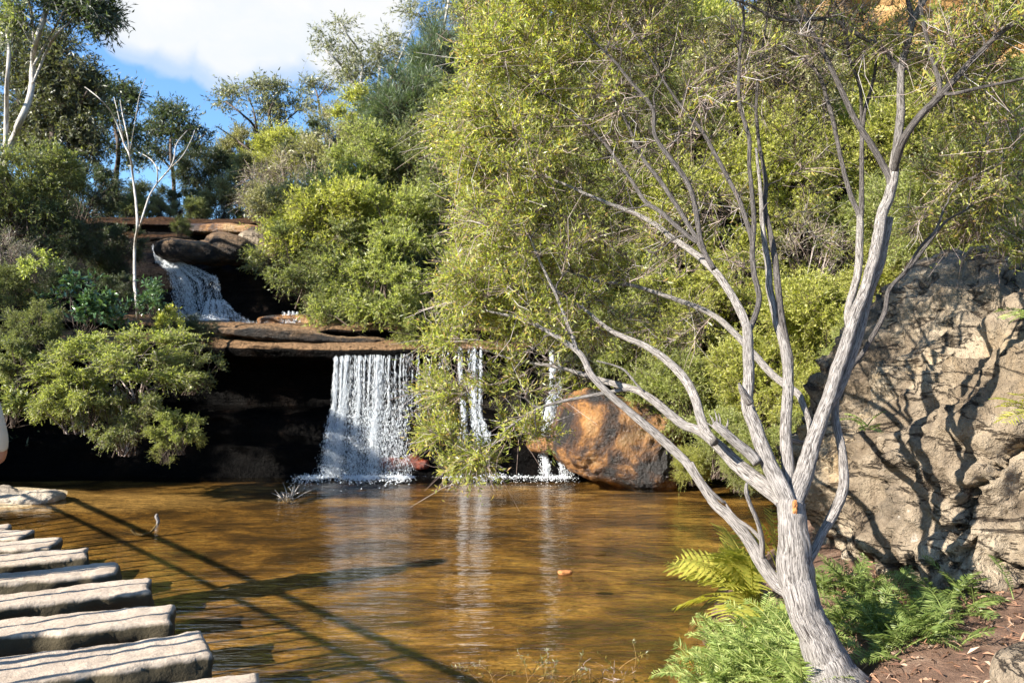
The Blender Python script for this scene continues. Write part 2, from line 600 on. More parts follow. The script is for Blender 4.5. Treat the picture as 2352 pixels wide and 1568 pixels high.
# water ----------------------------------------------------------------
m, nt = nodes_of('pool_water')
k = NT(nt)
oc = k.n('ShaderNodeTexCoord').outputs['Object']
w1 = k.noise(k.mapping(oc, (0.4, 1.5, 1), (0, 0, -0.12)), 3.0, 2, 0.5, 0.3)
w2 = k.noise(k.mapping(oc, (0.38, 1.7, 1), (0, 0, 0.1)), 8.0, 2, 0.55, 0.4)
w3 = k.noise(k.mapping(oc, (0.5, 1.9, 1), (0, 0, 0.05)), 22.0, 2, 0.5)
hh = k.math('ADD', k.math('ADD', k.math('MULTIPLY', w1, 0.55), k.math('MULTIPLY', w2, 0.42)), k.math('MULTIPLY', w3, 0.10))
calm = k.noise(k.mapping(oc, (0.4, 0.6, 1)), 0.8, 3, 0.5)
sxw = k.n('ShaderNodeSeparateXYZ')
k.l(oc, sxw.inputs[0])
far = k.math('MULTIPLY', k.math('ADD', sxw.outputs[0], 5.6), 0.16, True)
hh = k.math('MULTIPLY', hh, k.math('ADD', k.math('MULTIPLY', k.math('MULTIPLY', calm, 1.5), far), 0.12))
nb = k.bump(hh, 1.0, 0.036)
gg = k.n('ShaderNodeNewGeometry')
dp = k.n('ShaderNodeVectorMath', operation='DOT_PRODUCT')
k.l(gg.outputs['Incoming'], dp.inputs[0])
k.l(nb, dp.inputs[1])
frn = k.math('POWER', k.math('SUBTRACT', 1.0, k.math('ABSOLUTE', dp.outputs['Value']), True), 4.0)
frn = k.math('ADD', k.math('MULTIPLY', frn, 0.95), 0.045, True)
tr = k.n('ShaderNodeBsdfTransparent')
tr.inputs['Color'].default_value = (0.95, 0.82, 0.55, 1)
gl = k.n('ShaderNodeBsdfGlossy')
gl.inputs['Roughness'].default_value = 0.03
k.l(nb, gl.inputs['Normal'])
mx = k.n('ShaderNodeMixShader')
k.l(frn, mx.inputs[0])
k.l(tr.outputs[0], mx.inputs[1])
k.l(gl.outputs[0], mx.inputs[2])
k.out(mx.outputs[0])
M['water'] = m
V, q = grid_mesh(np.linspace(-16, 6.5, 46), np.linspace(-5, 11.4, 34), lambda x, y: 0 * x)
structure(link('water', mesh_from('water', V, [q], True), M['water']))


# right foreground bank --------------------------------------------------
def ground_z(x, y):
    d = x - bank_edge(y)
    p = np.stack([x, y, 0 * x], -1)
    z = np.where(d < 0, d * 1.1, 0.50 * d / (1 + 0.55 * np.maximum(d, 0)))
    return z + 0.05 * fbm(p * 1.6, 4, 21) * smooth(0, .6, d) + 0.015 * fbm(p * 9, 3, 22)


V, q = grid_mesh(np.concatenate([np.arange(-2.6, 5.2, 0.06), np.arange(5.2, 40, 1.0)]), np.concatenate([np.arange(-30, -2, 1.0), np.arange(-2, 9, 0.06)]), ground_z)
M['ground'] = mat_rock('leaf_litter_soil', [(0.3, (0.10, 0.055, 0.035)), (0.5, (0.22, 0.13, 0.085)), (0.7, (0.34, 0.23, 0.16))], 5.0, ((0.45, 0.33, 0.24), 0.36), 0.95, 0.9, 0.03)
structure(link('ground', mesh_from('ground', V, [q], True), M['ground']))


# rocks ------------------------------------------------------------------
def ico(sub):
    bm = bmesh.new()
    bmesh.ops.create_icosphere(bm, subdivisions=sub, radius=1.0)
    V = np.array([v.co[:] for v in bm.verts])
    Fa = np.array([[v.index for v in f.verts] for f in bm.faces])
    bm.free()
    return V, Fa


ICO = {}


def rock_mesh(name, radii, seed, sub=5, box=0.6, amp=0.16, freq=1.3, fine=0.03, strata=0.0, rot=0.0, tilt=0.0, cracks=0.0):
    if sub not in ICO:
        ICO[sub] = ico(sub)
    V, Fa = ICO[sub]
    n = V.copy()
    q = np.sign(n) * np.abs(n) ** box
    P = q * np.asarray(radii)
    r = float(np.mean(radii))
    s = seed * 5.17
    P = P + n * (amp * r * fbm(P / r * freq + s, 4, seed))[:, None]
    P = P + n * (fine * r * fbm(P / r * freq * 6 + s, 5, seed + 9, 0.6))[:, None]
    if strata:
        lay = vnoise(np.stack([P[:, 0] * 0.4 / r, P[:, 1] * 0.4 / r, P[:, 2] * 5.5 / r], -1) + s, seed + 3)
        P = P + n * np.array([1, 1, 0.1]) * (strata * r * np.clip(lay * 1.8, -1, 1))[:, None]
    if cracks:
        c = np.abs(fbm(P / r * np.array([1.0, 1.0, 2.6]) + s * 2, 4, seed + 31))
        P = P - n * (cracks * r * np.exp(-(c / 0.022) ** 2))[:, None]
        st = np.floor(3.2 * fbm(P / r * np.array([0.9, 0.9, 1.8]) + s, 3, seed + 37)) / 3.2
        P = P + n * (0.45 * cracks * r * st)[:, None]
    a = rot
    Rz = np.array([[math.cos(a), -math.sin(a), 0], [math.sin(a), math.cos(a), 0], [0, 0, 1]])
    Ry = np.array([[math.cos(tilt), 0, math.sin(tilt)], [0, 1, 0], [-math.sin(tilt), 0, math.cos(tilt)]])
    P = P @ Ry.T @ Rz.T
    return mesh_from(name, P, [Fa], True)


def rock(name, loc, mat, label, cat, **kw):
    o = link(name, rock_mesh(name, **kw), mat)
    o.location = [float(c) for c in loc]
    return tag(o, label, cat)


M['sandstone'] = mat_rock('sandstone', [(0.32, (0.14, 0.11, 0.08)), (0.45, (0.32, 0.25, 0.175)), (0.57, (0.46, 0.37, 0.26)), (0.70, (0.56, 0.39, 0.20))], 1.3, ((0.50, 0.47, 0.41), 0.38), 0.9, 1.0, 0.07, grit=0.5)
M['stepstone'] = mat_rock('stepstone', [(0.3, (0.37, 0.285, 0.21)), (0.5, (0.475, 0.38, 0.29)), (0.7, (0.54, 0.445, 0.345))], 3.0, ((0.30, 0.235, 0.17), 0.33), 0.92, 0.6, 0.012, moss=(0.272, (0.03, 0.022, 0.012), (0.10, 0.08, 0.045)))
M['slab_stone'] = mat_rock('slab_stone', [(0.3, (0.34, 0.27, 0.20)), (0.5, (0.47, 0.39, 0.30)), (0.7, (0.54, 0.46, 0.36))], 3.0, ((0.20, 0.16, 0.12), 0.36), 0.92, 0.8, 0.02)
M['wet_orange'] = mat_rock('wet_orange', [(0.40, (0.02, 0.015, 0.012)), (0.47, (0.10, 0.045, 0.018)), (0.53, (0.36, 0.165, 0.045)), (0.64, (0.48, 0.29, 0.12))], 1.7, None, 0.36, 1.0, 0.05, 0.5)
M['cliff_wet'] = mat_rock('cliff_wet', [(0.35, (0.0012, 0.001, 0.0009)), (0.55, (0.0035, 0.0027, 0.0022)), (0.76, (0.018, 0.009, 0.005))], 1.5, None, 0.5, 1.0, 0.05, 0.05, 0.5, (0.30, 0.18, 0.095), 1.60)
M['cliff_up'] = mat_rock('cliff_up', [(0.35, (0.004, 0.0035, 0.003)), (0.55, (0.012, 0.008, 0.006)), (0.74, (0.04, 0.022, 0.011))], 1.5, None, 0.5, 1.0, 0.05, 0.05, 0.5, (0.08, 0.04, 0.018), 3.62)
M['cliff_dry'] = mat_rock('cliff_dry', [(0.36, (0.012, 0.010, 0.008)), (0.48, (0.05, 0.035, 0.024)), (0.58, (0.20, 0.13, 0.075)), (0.70, (0.38, 0.27, 0.16))], 2.4, None, 0.6, 1.0, 0.06, 0.3, 0.4, (0.33, 0.20, 0.10), grit=0.4)
M['red_algae'] = mat_rock('red_algae', [(0.35, (0.03, 0.012, 0.008)), (0.5, (0.16, 0.03, 0.012)), (0.65, (0.30, 0.06, 0.02))], 6.0, None, 0.3, 0.8, 0.02, 0.5)


def ledge_mesh(name, x0, x1, prof, step=0.05, amp=0.12, seed=0, curve=None):
    """a rock face made by sweeping a profile of (y, z) points along x, broken up by strata and blocks"""
    P = np.asarray(prof, float)
    L = np.concatenate([[0], np.cumsum(np.linalg.norm(np.diff(P, axis=0), axis=1))])
    s = np.arange(0, L[-1], step * 0.8)
    py_, pz_ = np.interp(s, L, P[:, 0]), np.interp(s, L, P[:, 1])
    X = np.arange(x0, x1, step)
    XX, SS = np.meshgrid(X, np.arange(len(s)), indexing='xy')
    x = XX.ravel()
    y = py_[SS.ravel()]
    z = pz_[SS.ravel()]
    q = np.stack([x * 0.9, s[SS.ravel()] * 1.2, 0 * x], -1)
    lip = vnoise(np.stack([x * 0.55, 0 * x + seed, 0 * x], -1), seed)
    y = y + amp * 1.6 * fbm(np.stack([x * 0.7, z * 2.6, 0 * x + seed], -1), 4, seed) + amp * 0.5 * fbm(np.stack([x * 3, z * 9, y], -1), 3, seed + 1)
    z = z + amp * 0.55 * fbm(np.stack([x * 0.6, y * 0.8, 0 * x + seed], -1), 3, seed + 2) + amp * 0.22 * fbm(np.stack([x * 4, y * 4, z], -1), 3, seed + 4)
    if curve is not None:
        dy, dz = curve(x)
        y = y + dy
        z = z + dz * smooth(-0.2, 0.8, z)
    idx = np.arange(XX.size).reshape(XX.shape)
    f = np.stack([idx[:-1, :-1], idx[:-1, 1:], idx[1:, 1:], idx[1:, :-1]], -1).reshape(-1, 4)
    return mesh_from(name, np.stack([x, y, z], -1), [f], True)


low = [(10.75, -0.9), (10.8, 0.0), (10.95, 0.18), (11.0, 0.40), (11.15, 0.45), (11.2, 0.78), (11.45, 0.85), (11.75, 0.9), (11.8, 1.35), (11.55, 1.52), (11.3, 1.60), (11.22, 1.70), (11.3, 1.77), (11.5, 1.83), (11.72, 1.84), (11.72, 1.93), (11.6, 1.95), (11.66, 2.02), (11.9, 2.07), (12.6, 2.12), (13.6, 2.2)]
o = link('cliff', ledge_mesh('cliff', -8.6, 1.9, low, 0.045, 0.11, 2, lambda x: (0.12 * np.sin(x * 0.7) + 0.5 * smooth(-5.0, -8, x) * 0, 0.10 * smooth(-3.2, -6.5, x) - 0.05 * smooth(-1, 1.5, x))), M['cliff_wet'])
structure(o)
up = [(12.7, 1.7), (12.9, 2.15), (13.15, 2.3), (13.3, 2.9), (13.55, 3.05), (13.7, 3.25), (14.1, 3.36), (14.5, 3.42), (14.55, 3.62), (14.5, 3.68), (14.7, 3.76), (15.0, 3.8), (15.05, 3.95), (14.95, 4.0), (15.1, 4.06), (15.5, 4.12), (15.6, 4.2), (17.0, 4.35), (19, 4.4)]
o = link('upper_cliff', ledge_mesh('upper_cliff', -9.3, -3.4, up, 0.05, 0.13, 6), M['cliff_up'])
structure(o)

# separate boulders and slabs on the ledges
rock('boulder', at(1420, 1010, 10.45), M['wet_orange'], 'large orange boulder with black wet streaks beside the lower waterfall', 'boulder', radii=(0.80, 0.6, 0.56), seed=4, sub=6, box=0.56, amp=0.2, freq=1.2, fine=0.05, rot=0.1, tilt=0.30, cracks=0.03)
rock('boulder', at(525, 572, 13.2), M['cliff_dry'], 'rounded mossy boulder perched right of the upper cascade', 'boulder', radii=(0.38, 0.36, 0.24), seed=8, sub=5, box=0.8, amp=0.14, tilt=0.25)
rock('rock_slab', at(445, 580, 13.15), M['cliff_dry'], 'low tan rock slab at the head of the upper cascade', 'rock', radii=(0.58, 0.4, 0.19), seed=12, sub=5, box=0.7, amp=0.13, tilt=0.08)
rock('rock_slab', at(610, 585, 13.7), M['sandstone'], 'smooth pale sloping rock under the shrubs right of the rounded boulder', 'rock', radii=(0.52, 0.5, 0.34), seed=15, sub=5, box=0.75, amp=0.08, tilt=0.35)
rock('rock_slab', at(530, 532, 14.7), M['wet_orange'], 'flat orange rust-stained slab under the top ledge', 'rock', radii=(0.9, 0.4, 0.10), seed=17, sub=5, box=0.6, amp=0.12, tilt=0.03)
rock('rock_slab', at(690, 748, 12.2), M['wet_orange'], 'small rusty step of rock beneath the shrubs beside the cascade foot', 'rock', radii=(0.62, 0.3, 0.17), seed=19, sub=5, box=0.55, amp=0.12, strata=0.08)
rock('rock_slab', at(690, 772, 11.55), M['cliff_dry'], 'long tan and rust ledge slab above the dark overhang', 'rock', radii=(1.25, 0.35, 0.075), seed=23, sub=6, box=0.55, amp=0.16, tilt=0.07)
rock('rock_slab', at(925, 1062, 10.95), M['red_algae'], 'red stained rock at the foot of the main fall', 'rock', radii=(0.36, 0.22, 0.085), seed=25, sub=5, box=0.6, amp=0.3, fine=0.08)
rock('rock_slab', at(1265, 1020, 10.65), M['wet_orange'], 'rusty ledge left of the orange boulder with water spilling over', 'rock', radii=(0.3, 0.3, 0.10), seed=29, sub=5, box=0.6, amp=0.12)
rock('sandstone_slab', flat(20, 1143, 0.03) + np.array([-0.35, 0, 0.0]), M['slab_stone'], 'pale sandstone slab lying at the water edge below the left bushes', 'rock', radii=(0.92, 0.32, 0.085), seed=33, sub=6, box=0.7, amp=0.16, fine=0.05, cracks=0.03)

# big outcrop on the right bank
rock('rock_outcrop', (4.15, 5.75, 0.72), M['sandstone'], 'huge tan sandstone outcrop on the right bank with tree shadows across it', 'rock', radii=(1.85, 1.45, 1.75), seed=43, sub=7, box=0.66, amp=0.24, freq=2.0, fine=0.12, strata=0.06, rot=0.22, tilt=-0.54, cracks=0.13)
rock('boulder', flat(2440, 1592, 0.40), M['sandstone'], 'grey lichen-spotted boulder at the lower right corner', 'boulder', radii=(0.22, 0.22, 0.17), seed=45, sub=5, box=0.8, amp=0.12)

# stepping stones -----------------------------------------------------------
ST = 0.15   # height of the stone tops above the water
# back right corner, front right corner, a point on the back edge further left, depth of the dark front
stones = [((7, 1203), (16, 1212), (-40, 1206)), ((65, 1214), (82, 1228), (0, 1216)), ((113, 1235), (143, 1246), (0, 1241)), ((185, 1257), (205, 1274), (0, 1271)), ((246, 1291), (260, 1306), (0, 1314)),
          ((314, 1326), (335, 1350), (0, 1362)), ((372, 1387), (396, 1412), (0, 1423)), ((437, 1447), (489, 1497), (0, 1508)), ((554, 1545), (580, 1600), (362, 1569))]
st_label = ['farthest tip of a stepping stone, almost out of the frame', 'narrow pale stepping stone second from the far end', 'pale stepping stone third from the far end of the row', 'stepping stone half in shadow, fourth from the far end',
            'stepping stone with a broad shadow band and lit lower lip', 'rough-edged stepping stone, fifth from the nearest end', 'sandstone stepping stone with mossy undercut front, third nearest', 'largest stepping stone lined with thin railing shadows, second nearest', 'nearest stepping stone, cut off by the bottom of the picture']


def stepping_stone(i, BR, FR, BL):
    a, b, c = flat(*BR, ST), flat(*FR, ST), flat(*BL, ST)
    ax = norm(c - a)                       # towards the left end
    wv = b - a
    wv = wv - ax * np.dot(wv, ax)
    a = a - ax * 0.075
    width = max(np.linalg.norm(wv), 0.30) + 0.02
    wv = norm(wv)
    length = 1.78 + 0.0 * i
    nx, ny, nz = 70, 22, 10
    bm = bmesh.new()
    bmesh.ops.create_cube(bm, size=2.0)
    bmesh.ops.subdivide_edges(bm, edges=bm.edges[:], cuts=15, use_grid_fill=True)
    bmesh.ops.subdivide_edges(bm, edges=[e for e in bm.edges if abs(e.verts[0].co.x - e.verts[1].co.x) > 1e-4], cuts=3, use_grid_fill=True)
    V = np.array([v.co[:] for v in bm.verts])
    fl = {}
    for f in bm.faces:
        fl.setdefault(len(f.verts), []).append([v.index for v in f.verts])
    bm.free()
    hx, hy, hz = length / 2, width / 2, 0.26
    P = V * np.array([hx, hy, hz])
    r = 0.02                               # worn edges
    inner = np.clip(P, [-hx + r, -hy + r, -hz + r], [hx - r, hy - r, hz - r])
    d = P - inner
    P = inner + norm(d) * r * (np.linalg.norm(d, axis=1) > 1e-6)[:, None]
    s = i * 7.3
    nrm = norm(d + 1e-9)
    # undercut flanks and ragged outline
    side = np.clip(np.abs(V[:, 1]), 0, 1) ** 3
    P[:, 1] += np.sign(V[:, 1]) * side * (0.05 * fbm(np.stack([P[:, 0] * 6 + s, P[:, 2] * 8, V[:, 1]], -1), 4, i) - 0.12 * smooth(0.16, -0.1, P[:, 2]))
    P[:, 0] += np.sign(V[:, 0]) * np.abs(V[:, 0]) ** 6 * 0.05 * fbm(np.stack([P[:, 1] * 6 + s, P[:, 2] * 6, V[:, 0]], -1), 3, i + 3)
    P[:, 2] += np.where(V[:, 2] > 0.5, 1, 0) * (0.012 * fbm(np.stack([P[:, 0] * 2.5 + s, P[:, 1] * 5, 0 * s + P[:, 2] * 0], -1), 4, i + 6))
    P += nrm * (0.010 * fbm(P * 16 + s, 4, i + 8))[:, None]
    o = link('stepping_stone', mesh_from('stepping_stone', P, [np.array(v) for v in fl.values()], True), M['stepstone'])
    ctr = a + ax * hx + wv * hy
    e1 = -ax
    e2 = -wv
    ang = math.atan2(e1[1], e1[0])
    o.location = (ctr[0], ctr[1], ST - hz)
    o.rotation_euler = (0, 0, ang)
    tag(o, st_label[i], 'stepping stone', 'stepping stones crossing the pool')
    return ctr


ctrs = [stepping_stone(i, *s) for i, s in enumerate(stones)]


# falling water ----------------------------------------------------------------
m, nt = nodes_of('falling_water')
k = NT(nt)
p = k.n('ShaderNodeBsdfPrincipled')
p.inputs['Base Color'].default_value = (0.90, 0.92, 0.93, 1)
p.inputs['Roughness'].default_value = 0.25
t = k.n('ShaderNodeBsdfTranslucent')
t.inputs['Color'].default_value = (0.9, 0.93, 0.95, 1)
mx = k.n('ShaderNodeMixShader')
mx.inputs[0].default_value = 0.35
k.l(p.outputs[0], mx.inputs[1])
k.l(t.outputs[0], mx.inputs[2])
k.out(mx.outputs[0])
M['drops'] = m
m, nt = nodes_of('water_veil')
k = NT(nt)
at_ = k.n('ShaderNodeAttribute', attribute_name='bark').outputs['Vector']
h = k.noise(k.mapping(at_, (1, 1, 1)), 1.0, 6, 0.7, 0.2)
a = k.ramp(h, [(0.53, (0, 0, 0)), (0.74, (0.42, 0.42, 0.42))])
p = k.n('ShaderNodeBsdfPrincipled')
p.inputs['Base Color'].default_value = (0.84, 0.89, 0.93, 1)
p.inputs['Roughness'].default_value = 0.2
k.l(k.bump(h, 0.8, 0.03), p.inputs['Normal'])
tt = k.n('ShaderNodeBsdfTransparent')
mx = k.n('ShaderNodeMixShader')
k.l(a, mx.inputs[0])
k.l(tt.outputs[0], mx.inputs[1])
k.l(p.outputs[0], mx.inputs[2])
k.out(mx.outputs[0])
M['veil'] = m


def drops(g, P, D, size, stretch):
    n = len(P)
    D = norm(D)
    S = norm(np.cross(D, rng.normal(size=(n, 3))))
    U = np.cross(D, S)
    s = size[:, None]
    e = (size * stretch)[:, None]
    V = np.stack([P + D * e, P - D * e, P + S * s, P - S * s, P + U * s, P - U * s], 1).reshape(-1, 3)
    b = np.arange(n)[:, None] * 6
    T = [[0, 2, 4], [0, 4, 3], [0, 3, 5], [0, 5, 2], [1, 4, 2], [1, 3, 4], [1, 5, 3], [1, 2, 5]]
    g.add(V, np.vstack([b + np.array([t]) for t in T]))


def sheet_points(rows, t, u):
    """rows: list of (left xyz, right xyz); t in 0..1 down the fall, u in 0..1 across"""
    A = np.array([r[0] for r in rows], float)
    B = np.array([r[1] for r in rows], float)
    L = np.concatenate([[0], np.cumsum(np.linalg.norm(np.diff((A + B) / 2, axis=0), axis=1))])
    L /= L[-1]
    a = np.stack([np.interp(t, L, A[:, j]) for j in range(3)], -1)
    b = np.stack([np.interp(t, L, B[:, j]) for j in range(3)], -1)
    return a + (b - a) * u[:, None]


def waterfall(name, label, rows, n, streams=14, spread=(0.006, 0.05), size=(0.004, 0.011), stretch=(1.5, 5), veil=True, tpow=1.0, stream_w=None, foam=None, jitter=0.03):
    base = np.mean(np.array(rows[-1]), axis=0)
    root = empty(name, base)
    tag(root, label, 'waterfall')
    g = Geo()
    su = rng.random(streams)
    wt = rng.random(streams) ** 2.2 + 0.04 if stream_w is None else np.asarray(stream_w, float)
    if stream_w is not None:
        su = np.linspace(0.02, 0.98, streams)
    wt = wt / wt.sum()
    pick = rng.choice(streams, n, p=wt)
    t = rng.random(n) ** tpow
    u = su[pick] + rng.normal(size=n) * (spread[0] + (spread[1] - spread[0]) * t) + 0.004 * np.sin(t * 7 + pick * 1.7)
    u = np.clip(u, -0.06, 1.06)
    P = sheet_points(rows, t, u)
    P2 = sheet_points(rows, np.clip(t + 0.02, 0, 1), u)
    D = P2 - P + rng.normal(size=P.shape) * 0.004
    D[np.linalg.norm(D, axis=1) < 1e-5] = (0, 0, -1)
    P = P + rng.normal(size=P.shape) * jitter * (0.35 + t)[:, None] * np.array([0.5, 1, 0.6])
    sz = size[0] + (size[1] - size[0]) * rng.random(n) ** 2.5
    st = stretch[0] + (stretch[1] - stretch[0]) * rng.random(n) * (1 - 0.5 * t)
    drops(g, P, D, sz, st)
    g.build('droplets', M['drops'], root)
    if veil:
        nt_, nu = 90, 60
        T, U = np.meshgrid(np.linspace(0, 1, nt_), np.linspace(0.0, 1.0, nu), indexing='ij')
        P = sheet_points(rows, T.ravel(), U.ravel())
        P[:, 1] += 0.03 + 0.04 * vnoise(P * np.array([9, 9, 3]), 5)
        idx = np.arange(nt_ * nu).reshape(nt_, nu)
        f = np.stack([idx[:-1, :-1], idx[:-1, 1:], idx[1:, 1:], idx[1:, :-1]], -1).reshape(-1, 4)
        g2 = Geo()
        w = np.linalg.norm(np.array(rows[0][1]) - np.array(rows[0][0]))
        g2.add(P, f, bark=np.stack([U.ravel() * max(w, 0.1) * 34, T.ravel() * 2.2, P[:, 0] * 0], -1))
        g2.build('veil', M['veil'], root, True, True)
    if foam is not None:
        g3 = Geo()
        n2, c0, c1, hh = foam
        c0, c1 = np.asarray(c0, float), np.asarray(c1, float)
        tt_ = rng.random((n2 * 2, 1))
        tt_ = tt_[(fbm(np.hstack([tt_ * 9, tt_ * 0, tt_ * 0]), 3, 5) + rng.normal(size=n2 * 2) * 0.15 + 0.25 * np.sin(math.pi * tt_[:, 0])) > 0.05]
        n2 = len(tt_)
        P = c0 + (c1 - c0) * tt_
        P = P + np.stack([rng.normal(size=n2) * 0.06, -np.abs(rng.normal(size=n2)) ** 1.5 * 0.16, np.abs(rng.normal(size=n2)) * hh * rng.random(n2)], -1)
        drops(g3, P, rng.normal(size=P.shape), 0.002 + 0.008 * rng.random(n2) ** 3, 1 + rng.random(n2))
        g3.build('foam', M['drops'], root)
    return root


def row(pl, pr, d):
    return (at(pl[0], pl[1], d), at(pr[0], pr[1], d))


MAINW = [w * (0.05 + 2.2 * q ** 4) for w, q in zip(np.interp(np.linspace(0, 1, 48), [0, .03, .10, .22, .33, .37, .41, .45, .55, .68, .76, .80, .9, 1], [.8, 2.2, 2.6, 3.0, 1.4, .25, .3, 2.2, 3.0, 2.6, .9, .35, .25, .12]), rng.random(48))]
waterfall('waterfall', 'main white curtain of water falling from the lower ledge into the pool',
          [row((764, 803), (950, 798), 11.12), row((764, 830), (945, 830), 11.02), row((758, 940), (945, 940), 10.98)],
          20000, 48, (0.001, 0.009), (0.0007, 0.0027), (8, 34), True, 0.9, MAINW, None, 0.008)
waterfall('waterfall', 'lower splash of the main curtain breaking over stepped rock into the pool',
          [row((758, 935), (945, 935), 10.99), row((752, 965), (940, 965), 10.92), row((748, 1010), (938, 1010), 10.80), row((742, 1060), (942, 1060), 10.72), row((736, 1092), (945, 1092), 10.62)],
          30000, 48, (0.010, 0.035), (0.0009, 0.0036), (2, 12), True, 0.8, [w + 0.18 for w in MAINW], (4500, at(690, 1094, 10.6), at(985, 1094, 10.55), 0.025), 0.05)
waterfall('waterfall', 'bright narrow fall half hidden behind the hanging leaves of the foreground tree',
          [row((1050, 800), (1110, 800), 11.1), row((1050, 850), (1110, 850), 11.0), row((1060, 950), (1105, 950), 10.95), row((1055, 1000), (1125, 1000), 10.8), row((1065, 1092), (1125, 1092), 10.65)],
          14000, 12, (0.01, 0.06), (0.0008, 0.003), (6, 26), True, 0.9, None, (1500, at(1030, 1094, 10.55), at(1180, 1094, 10.5), 0.03))
waterfall('waterfall', 'thin white fall dropping just left of the orange boulder',
          [row((1262, 805), (1290, 805), 11.1), row((1262, 900), (1290, 900), 10.98), row((1250, 960), (1290, 960), 10.85), row((1240, 1008), (1290, 1008), 10.7)],
          12000, 5, (0.05, 0.14), (0.0008, 0.003), (6, 24), True, 0.9)
waterfall('waterfall', 'small veil of drips below the rusty ledge beside the orange boulder',
          [row((1238, 1022), (1312, 1030), 10.55), row((1245, 1092), (1320, 1092), 10.5)],
          1500, 6, (0.02, 0.05), (0.003, 0.007), (2, 5), False, 0.9, None, (900, at(1180, 1094, 10.5), at(1330, 1095, 10.4), 0.02))
waterfall('waterfall', 'fine line of dripping threads right of the main curtain',
          [row((945, 800), (1030, 800), 11.1), row((945, 960), (1030, 960), 11.05)],
          1300, 12, (0.002, 0.006), (0.002, 0.005), (2, 7), False, 0.8)
waterfall('waterfall', 'upper cascade tumbling diagonally down the shaded dark rock',
          [row((348, 566), (384, 566), 13.2), row((356, 600), (392, 596), 13.1), row((385, 622), (440, 612), 12.95), row((395, 660), (500, 640), 12.8), row((400, 715), (505, 690), 12.7), row((405, 742), (530, 722), 12.6)],
          14000, 40, (0.004, 0.03), (0.0009, 0.0040), (3, 18), True, 1.0, None, (1500, at(460, 738, 12.35), at(530, 735, 12.35), 0.07), 0.03)
waterfall('waterfall', 'broad low run of white water at the foot of the upper cascade',
          [row((470, 690), (515, 690), 12.5), row((450, 728), (545, 722), 12.4), row((400, 745), (570, 738), 12.3), row((440, 762), (640, 768), 12.05)],
          6000, 22, (0.01, 0.06), (0.0015, 0.007), (1, 6), True, 1.0, None, None, 0.035)
waterfall('waterfall', 'tiny trickle over the rusty step right of the cascade foot',
          [row((640, 715), (700, 718), 12.0), row((625, 765), (720, 768), 11.8)],
          900, 9, (0.02, 0.05), (0.003, 0.007), (1, 4), True, 1.0)
# ---------------------------------------------------------------- traced trees
class Skel:
    def __init__(self):
        self.P, self.D, self.R = [], [], []

    def add(self, P, Rr):
        self.P.append(P)
        self.D.append(norm(np.gradient(P, axis=0)) if len(P) > 1 else np.array([[0, 0, 1.0]]))
        self.R.append(np.asarray(Rr, float))

    def flat(self):
        return np.vstack(self.P), np.vstack(self.D), np.concatenate(self.R)


def trace(pts, rad, step=0.03):
    """picture points with depths and pixel radii -> smooth 3d limb with radii"""
    P = np.array([at(*p) for p in pts])
    r = np.array([q * p[2] / F for p, q in zip(pts, rad)])
    C = catmull(np.hstack([P, r[:, None]]), step)
    ln = np.concatenate([[0], np.cumsum(np.linalg.norm(np.diff(C[:, :3], axis=0), axis=1))])
    m = max(3, int(ln[-1] / step) + 1)
    C = np.stack([np.interp(np.linspace(0, ln[-1], m), ln, C[:, j]) for j in range(4)], -1)
    for _ in range(3):
        if m > 4:
            C[1:-1] = 0.25 * C[:-2] + 0.5 * C[1:-1] + 0.25 * C[2:]
    return C[:, :3], np.maximum(C[:, 3], 0.0015)


def depths(pts, d0, d1):
    n = len(pts)
    return [(p[0], p[1], d0 + (d1 - d0) * i / max(1, n - 1)) for i, p in enumerate(pts)]


def lobe_points(px, py, rx, ry, d, rd, n):
    """target points in an ellipsoid seen at px, py"""
    q = norm(rng.normal(size=(n, 3))) * (rng.random((n, 1)) ** (1 / 2.4))
    return np.array([at(px + rx * a, py + ry * b, d + rd * c) for a, b, c in q])


def grow(sk, targets, tipr=0.0016, bend=0.5, wang=0.9, rmul=0.6, sag=0.02, back=0.0):
    """join each target to the nearest fitting branch by a curved twig"""
    P, D, Rr = sk.flat()
    d0 = np.min(np.linalg.norm(P[None, ::6] - targets[:, None], axis=2), axis=1)
    order = np.argsort(d0)
    cap = len(P) + len(targets) * 9
    PP = np.zeros((cap, 3)); DD = np.zeros((cap, 3)); RR = np.zeros(cap)
    n = len(P)
    PP[:n], DD[:n], RR[:n] = P, D, Rr
    out = []
    for i in order:
        T = targets[i]
        v = T - PP[:n]
        dist = np.linalg.norm(v, axis=1) + 1e-6
        c = np.einsum('ij,ij->i', v, DD[:n]) / dist
        cost = dist * (1 + wang * (1 - c)) + 0.02 * (RR[:n] > 0.02)
        j = int(np.argmin(cost))
        L = dist[j]
        if L < 0.015:
            continue
        t0 = DD[j] * 0.7 + v[j] / L * 0.3
        m0 = norm(t0) * L * bend * 2
        m1 = norm(v[j] + np.array([0, 0, -sag * L])) * L * 0.9 + rng.normal(size=3) * L * 0.25
        k = 7
        t = np.linspace(0, 1, k)[:, None]
        C = (2 * t ** 3 - 3 * t ** 2 + 1) * PP[j] + (t ** 3 - 2 * t ** 2 + t) * m0 + (-2 * t ** 3 + 3 * t ** 2) * T + (t ** 3 - t ** 2) * m1
        C[1:-1] += rng.normal(size=(k - 2, 3)) * L * 0.018
        r0 = min(RR[j] * rmul, tipr * 1.2 + 0.0055 * L)
        r = r0 + (tipr - r0) * np.linspace(0, 1, k) ** 0.8
        out.append((C, r, L))
        m = k - 1
        PP[n:n + m], RR[n:n + m] = C[1:], r[1:]
        DD[n:n + m] = norm(np.gradient(C, axis=0))[1:]
        n += m
    return out


def twig_geo(g, tw, sides=4):
    if tw:
        tubes(g, np.array([t[0] for t in tw]), np.array([t[1] for t in tw]), sides)


